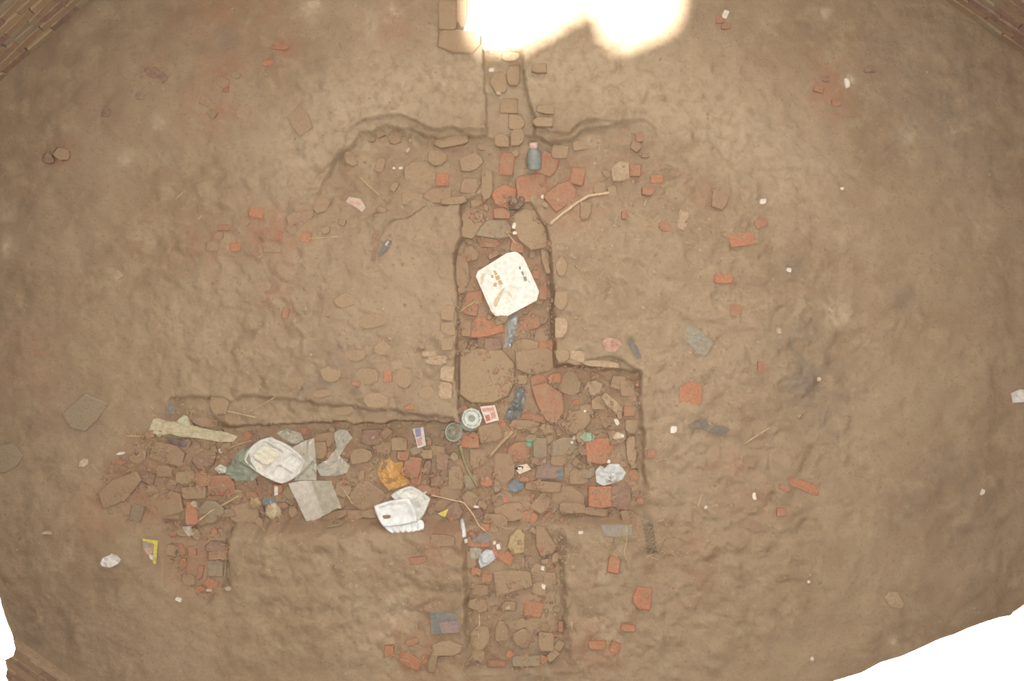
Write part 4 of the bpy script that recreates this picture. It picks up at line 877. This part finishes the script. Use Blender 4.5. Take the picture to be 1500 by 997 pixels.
# two small dark birds' droppings-like marks are specks; crumbs of brick and earth strewn in the trenches
def crumbs(name, polys, cnt, smin, smax, mats, seed, label, pw=1.0):
    r = np.random.default_rng(seed); vs_, fs, mi = [], [], []
    base = np.array([(-1, -1, -.6), (1, -1, -.6), (1, 1, -.6), (-1, 1, -.6), (-.6, -.7, .8), (.7, -.6, .6), (.6, .7, .9), (-.7, .6, .7)])
    fc = [(0, 3, 2, 1), (4, 5, 6, 7), (0, 1, 5, 4), (1, 2, 6, 5), (2, 3, 7, 6), (3, 0, 4, 7)]
    n = 0
    for poly, c in polys:
        xs = [p[0] for p in poly]; ys = [p[1] for p in poly]
        x = r.uniform(min(xs), max(xs), c * 4); y = r.uniform(min(ys), max(ys), c * 4)
        ok = (sdf(poly, x, y) < 0) & (vnoise(x / 22, y / 22) > -.12); x, y = x[ok][:c], y[ok][:c]
        X = (x - 750) / S; Y = (498.5 - y) / S; Z = look(SURF_B, X, Y)
        free = look(SURF, X, Y) - Z < 0.001; X, Y, Z = X[free], Y[free], Z[free]
        for a, b, z in zip(X, Y, Z):
            s_ = (smin + (smax - smin) * r.random() ** 3) / S; t = r.uniform(0, 6.28); ct, st2 = math.cos(t), math.sin(t)
            q = (base + r.uniform(-.3, .3, base.shape)) * np.array([s_, s_ * r.uniform(.5, 1), s_ * r.uniform(.3, .7)]) * .5
            vs_.append(np.stack([q[:, 0] * ct - q[:, 1] * st2 + a, q[:, 0] * st2 + q[:, 1] * ct + b, q[:, 2] + z], 1))
            for f_ in fc: fs.append(tuple(n + i for i in f_))
            k = int(r.integers(len(mats))); mi += [k] * 6; n += 8
    me = bpy.data.meshes.new(name); me.from_pydata(np.concatenate(vs_).tolist(), [], fs)
    for m_ in mats: me.materials.append(M['b_' + m_])
    me.polygons.foreach_set('material_index', mi); me.update()
    o = link(name, me, None); o['kind'] = 'stuff'; tag(o, label, 'rubble'); return o
BIG = [(380, 330), (560, 320), (1050, 260), (1120, 500), (1060, 760), (1040, 900), (900, 997), (500, 997), (420, 860), (300, 700), (330, 500)]
ALLF = [(5, 125), (145, 5), (1365, 5), (1490, 105), (1490, 880), (1230, 985), (130, 985), (10, 880)]
crumbs('brick_crumbs', [(P_CR, 2600), (P_CE, 1300), (P_LO, 500), (P_NO, 180)], 0, 3, 9, 'ddddrtpt', 3, 'fine brick crumbs strewn between the trench fragments')
crumbs('earth_crumbs', [(BIG, 2600), (ALLF, 900), (P_UP, 300)], 0, 2, 6, 'tttwd', 4, 'fine earth crumbs and grit scattered over the dusty floor')

# dry grass shreds caught in the rubble and dust
gv, gf = [], []; r = random.Random(5)
for (x0, y0, rx, ry, cnt) in ((225, 660, 45, 45, 70), (285, 700, 40, 30, 60), (310, 640, 40, 20, 30), (505, 710, 40, 40, 50), (560, 665, 40, 20, 30), (640, 660, 40, 40, 40), (290, 600, 70, 16, 30), (960, 790, 40, 40, 50), (870, 800, 50, 40, 40), (430, 660, 90, 60, 40),
                              (700, 950, 30, 30, 40), (600, 940, 50, 40, 40), (860, 660, 80, 70, 50), (870, 400, 60, 100, 40), (340, 790, 60, 50, 40), (950, 330, 60, 60, 30)):
    for _ in range(cnt):
        x = x0 + r.gauss(0, .5) * rx; y = y0 + r.gauss(0, .5) * ry; X, Y, _z = at(x, y, 0); zg = float(look(SURF_B, X, Y))
        if float(look(SURF, X, Y)) - zg > .001: continue
        a = r.uniform(0, 6.28); l = r.uniform(5, 15) / S; dx, dy = math.cos(a) * l / 2, math.sin(a) * l / 2; w = .0013; nx2, ny2 = -math.sin(a) * w, math.cos(a) * w
        z = zg + .004; dz = r.uniform(-.003, .006); n0 = len(gv)
        gv += [(X - dx - nx2, Y - dy - ny2, z), (X - dx + nx2, Y - dy + ny2, z), (X - dx, Y - dy, z + .002), (X + dx - nx2, Y + dy - ny2, z + dz), (X + dx + nx2, Y + dy + ny2, z + dz), (X + dx, Y + dy, z + dz + .002)]
        gf += [(n0, n0 + 1, n0 + 2), (n0 + 3, n0 + 5, n0 + 4), (n0, n0 + 3, n0 + 4, n0 + 1), (n0 + 1, n0 + 4, n0 + 5, n0 + 2), (n0 + 2, n0 + 5, n0 + 3, n0)]
o = link('dry_grass', mesh_of('dry_grass', gv, gf), STRAW); o['kind'] = 'stuff'; tag(o, 'fine dry grass shreds caught in the trench rubble and dust', 'grass')
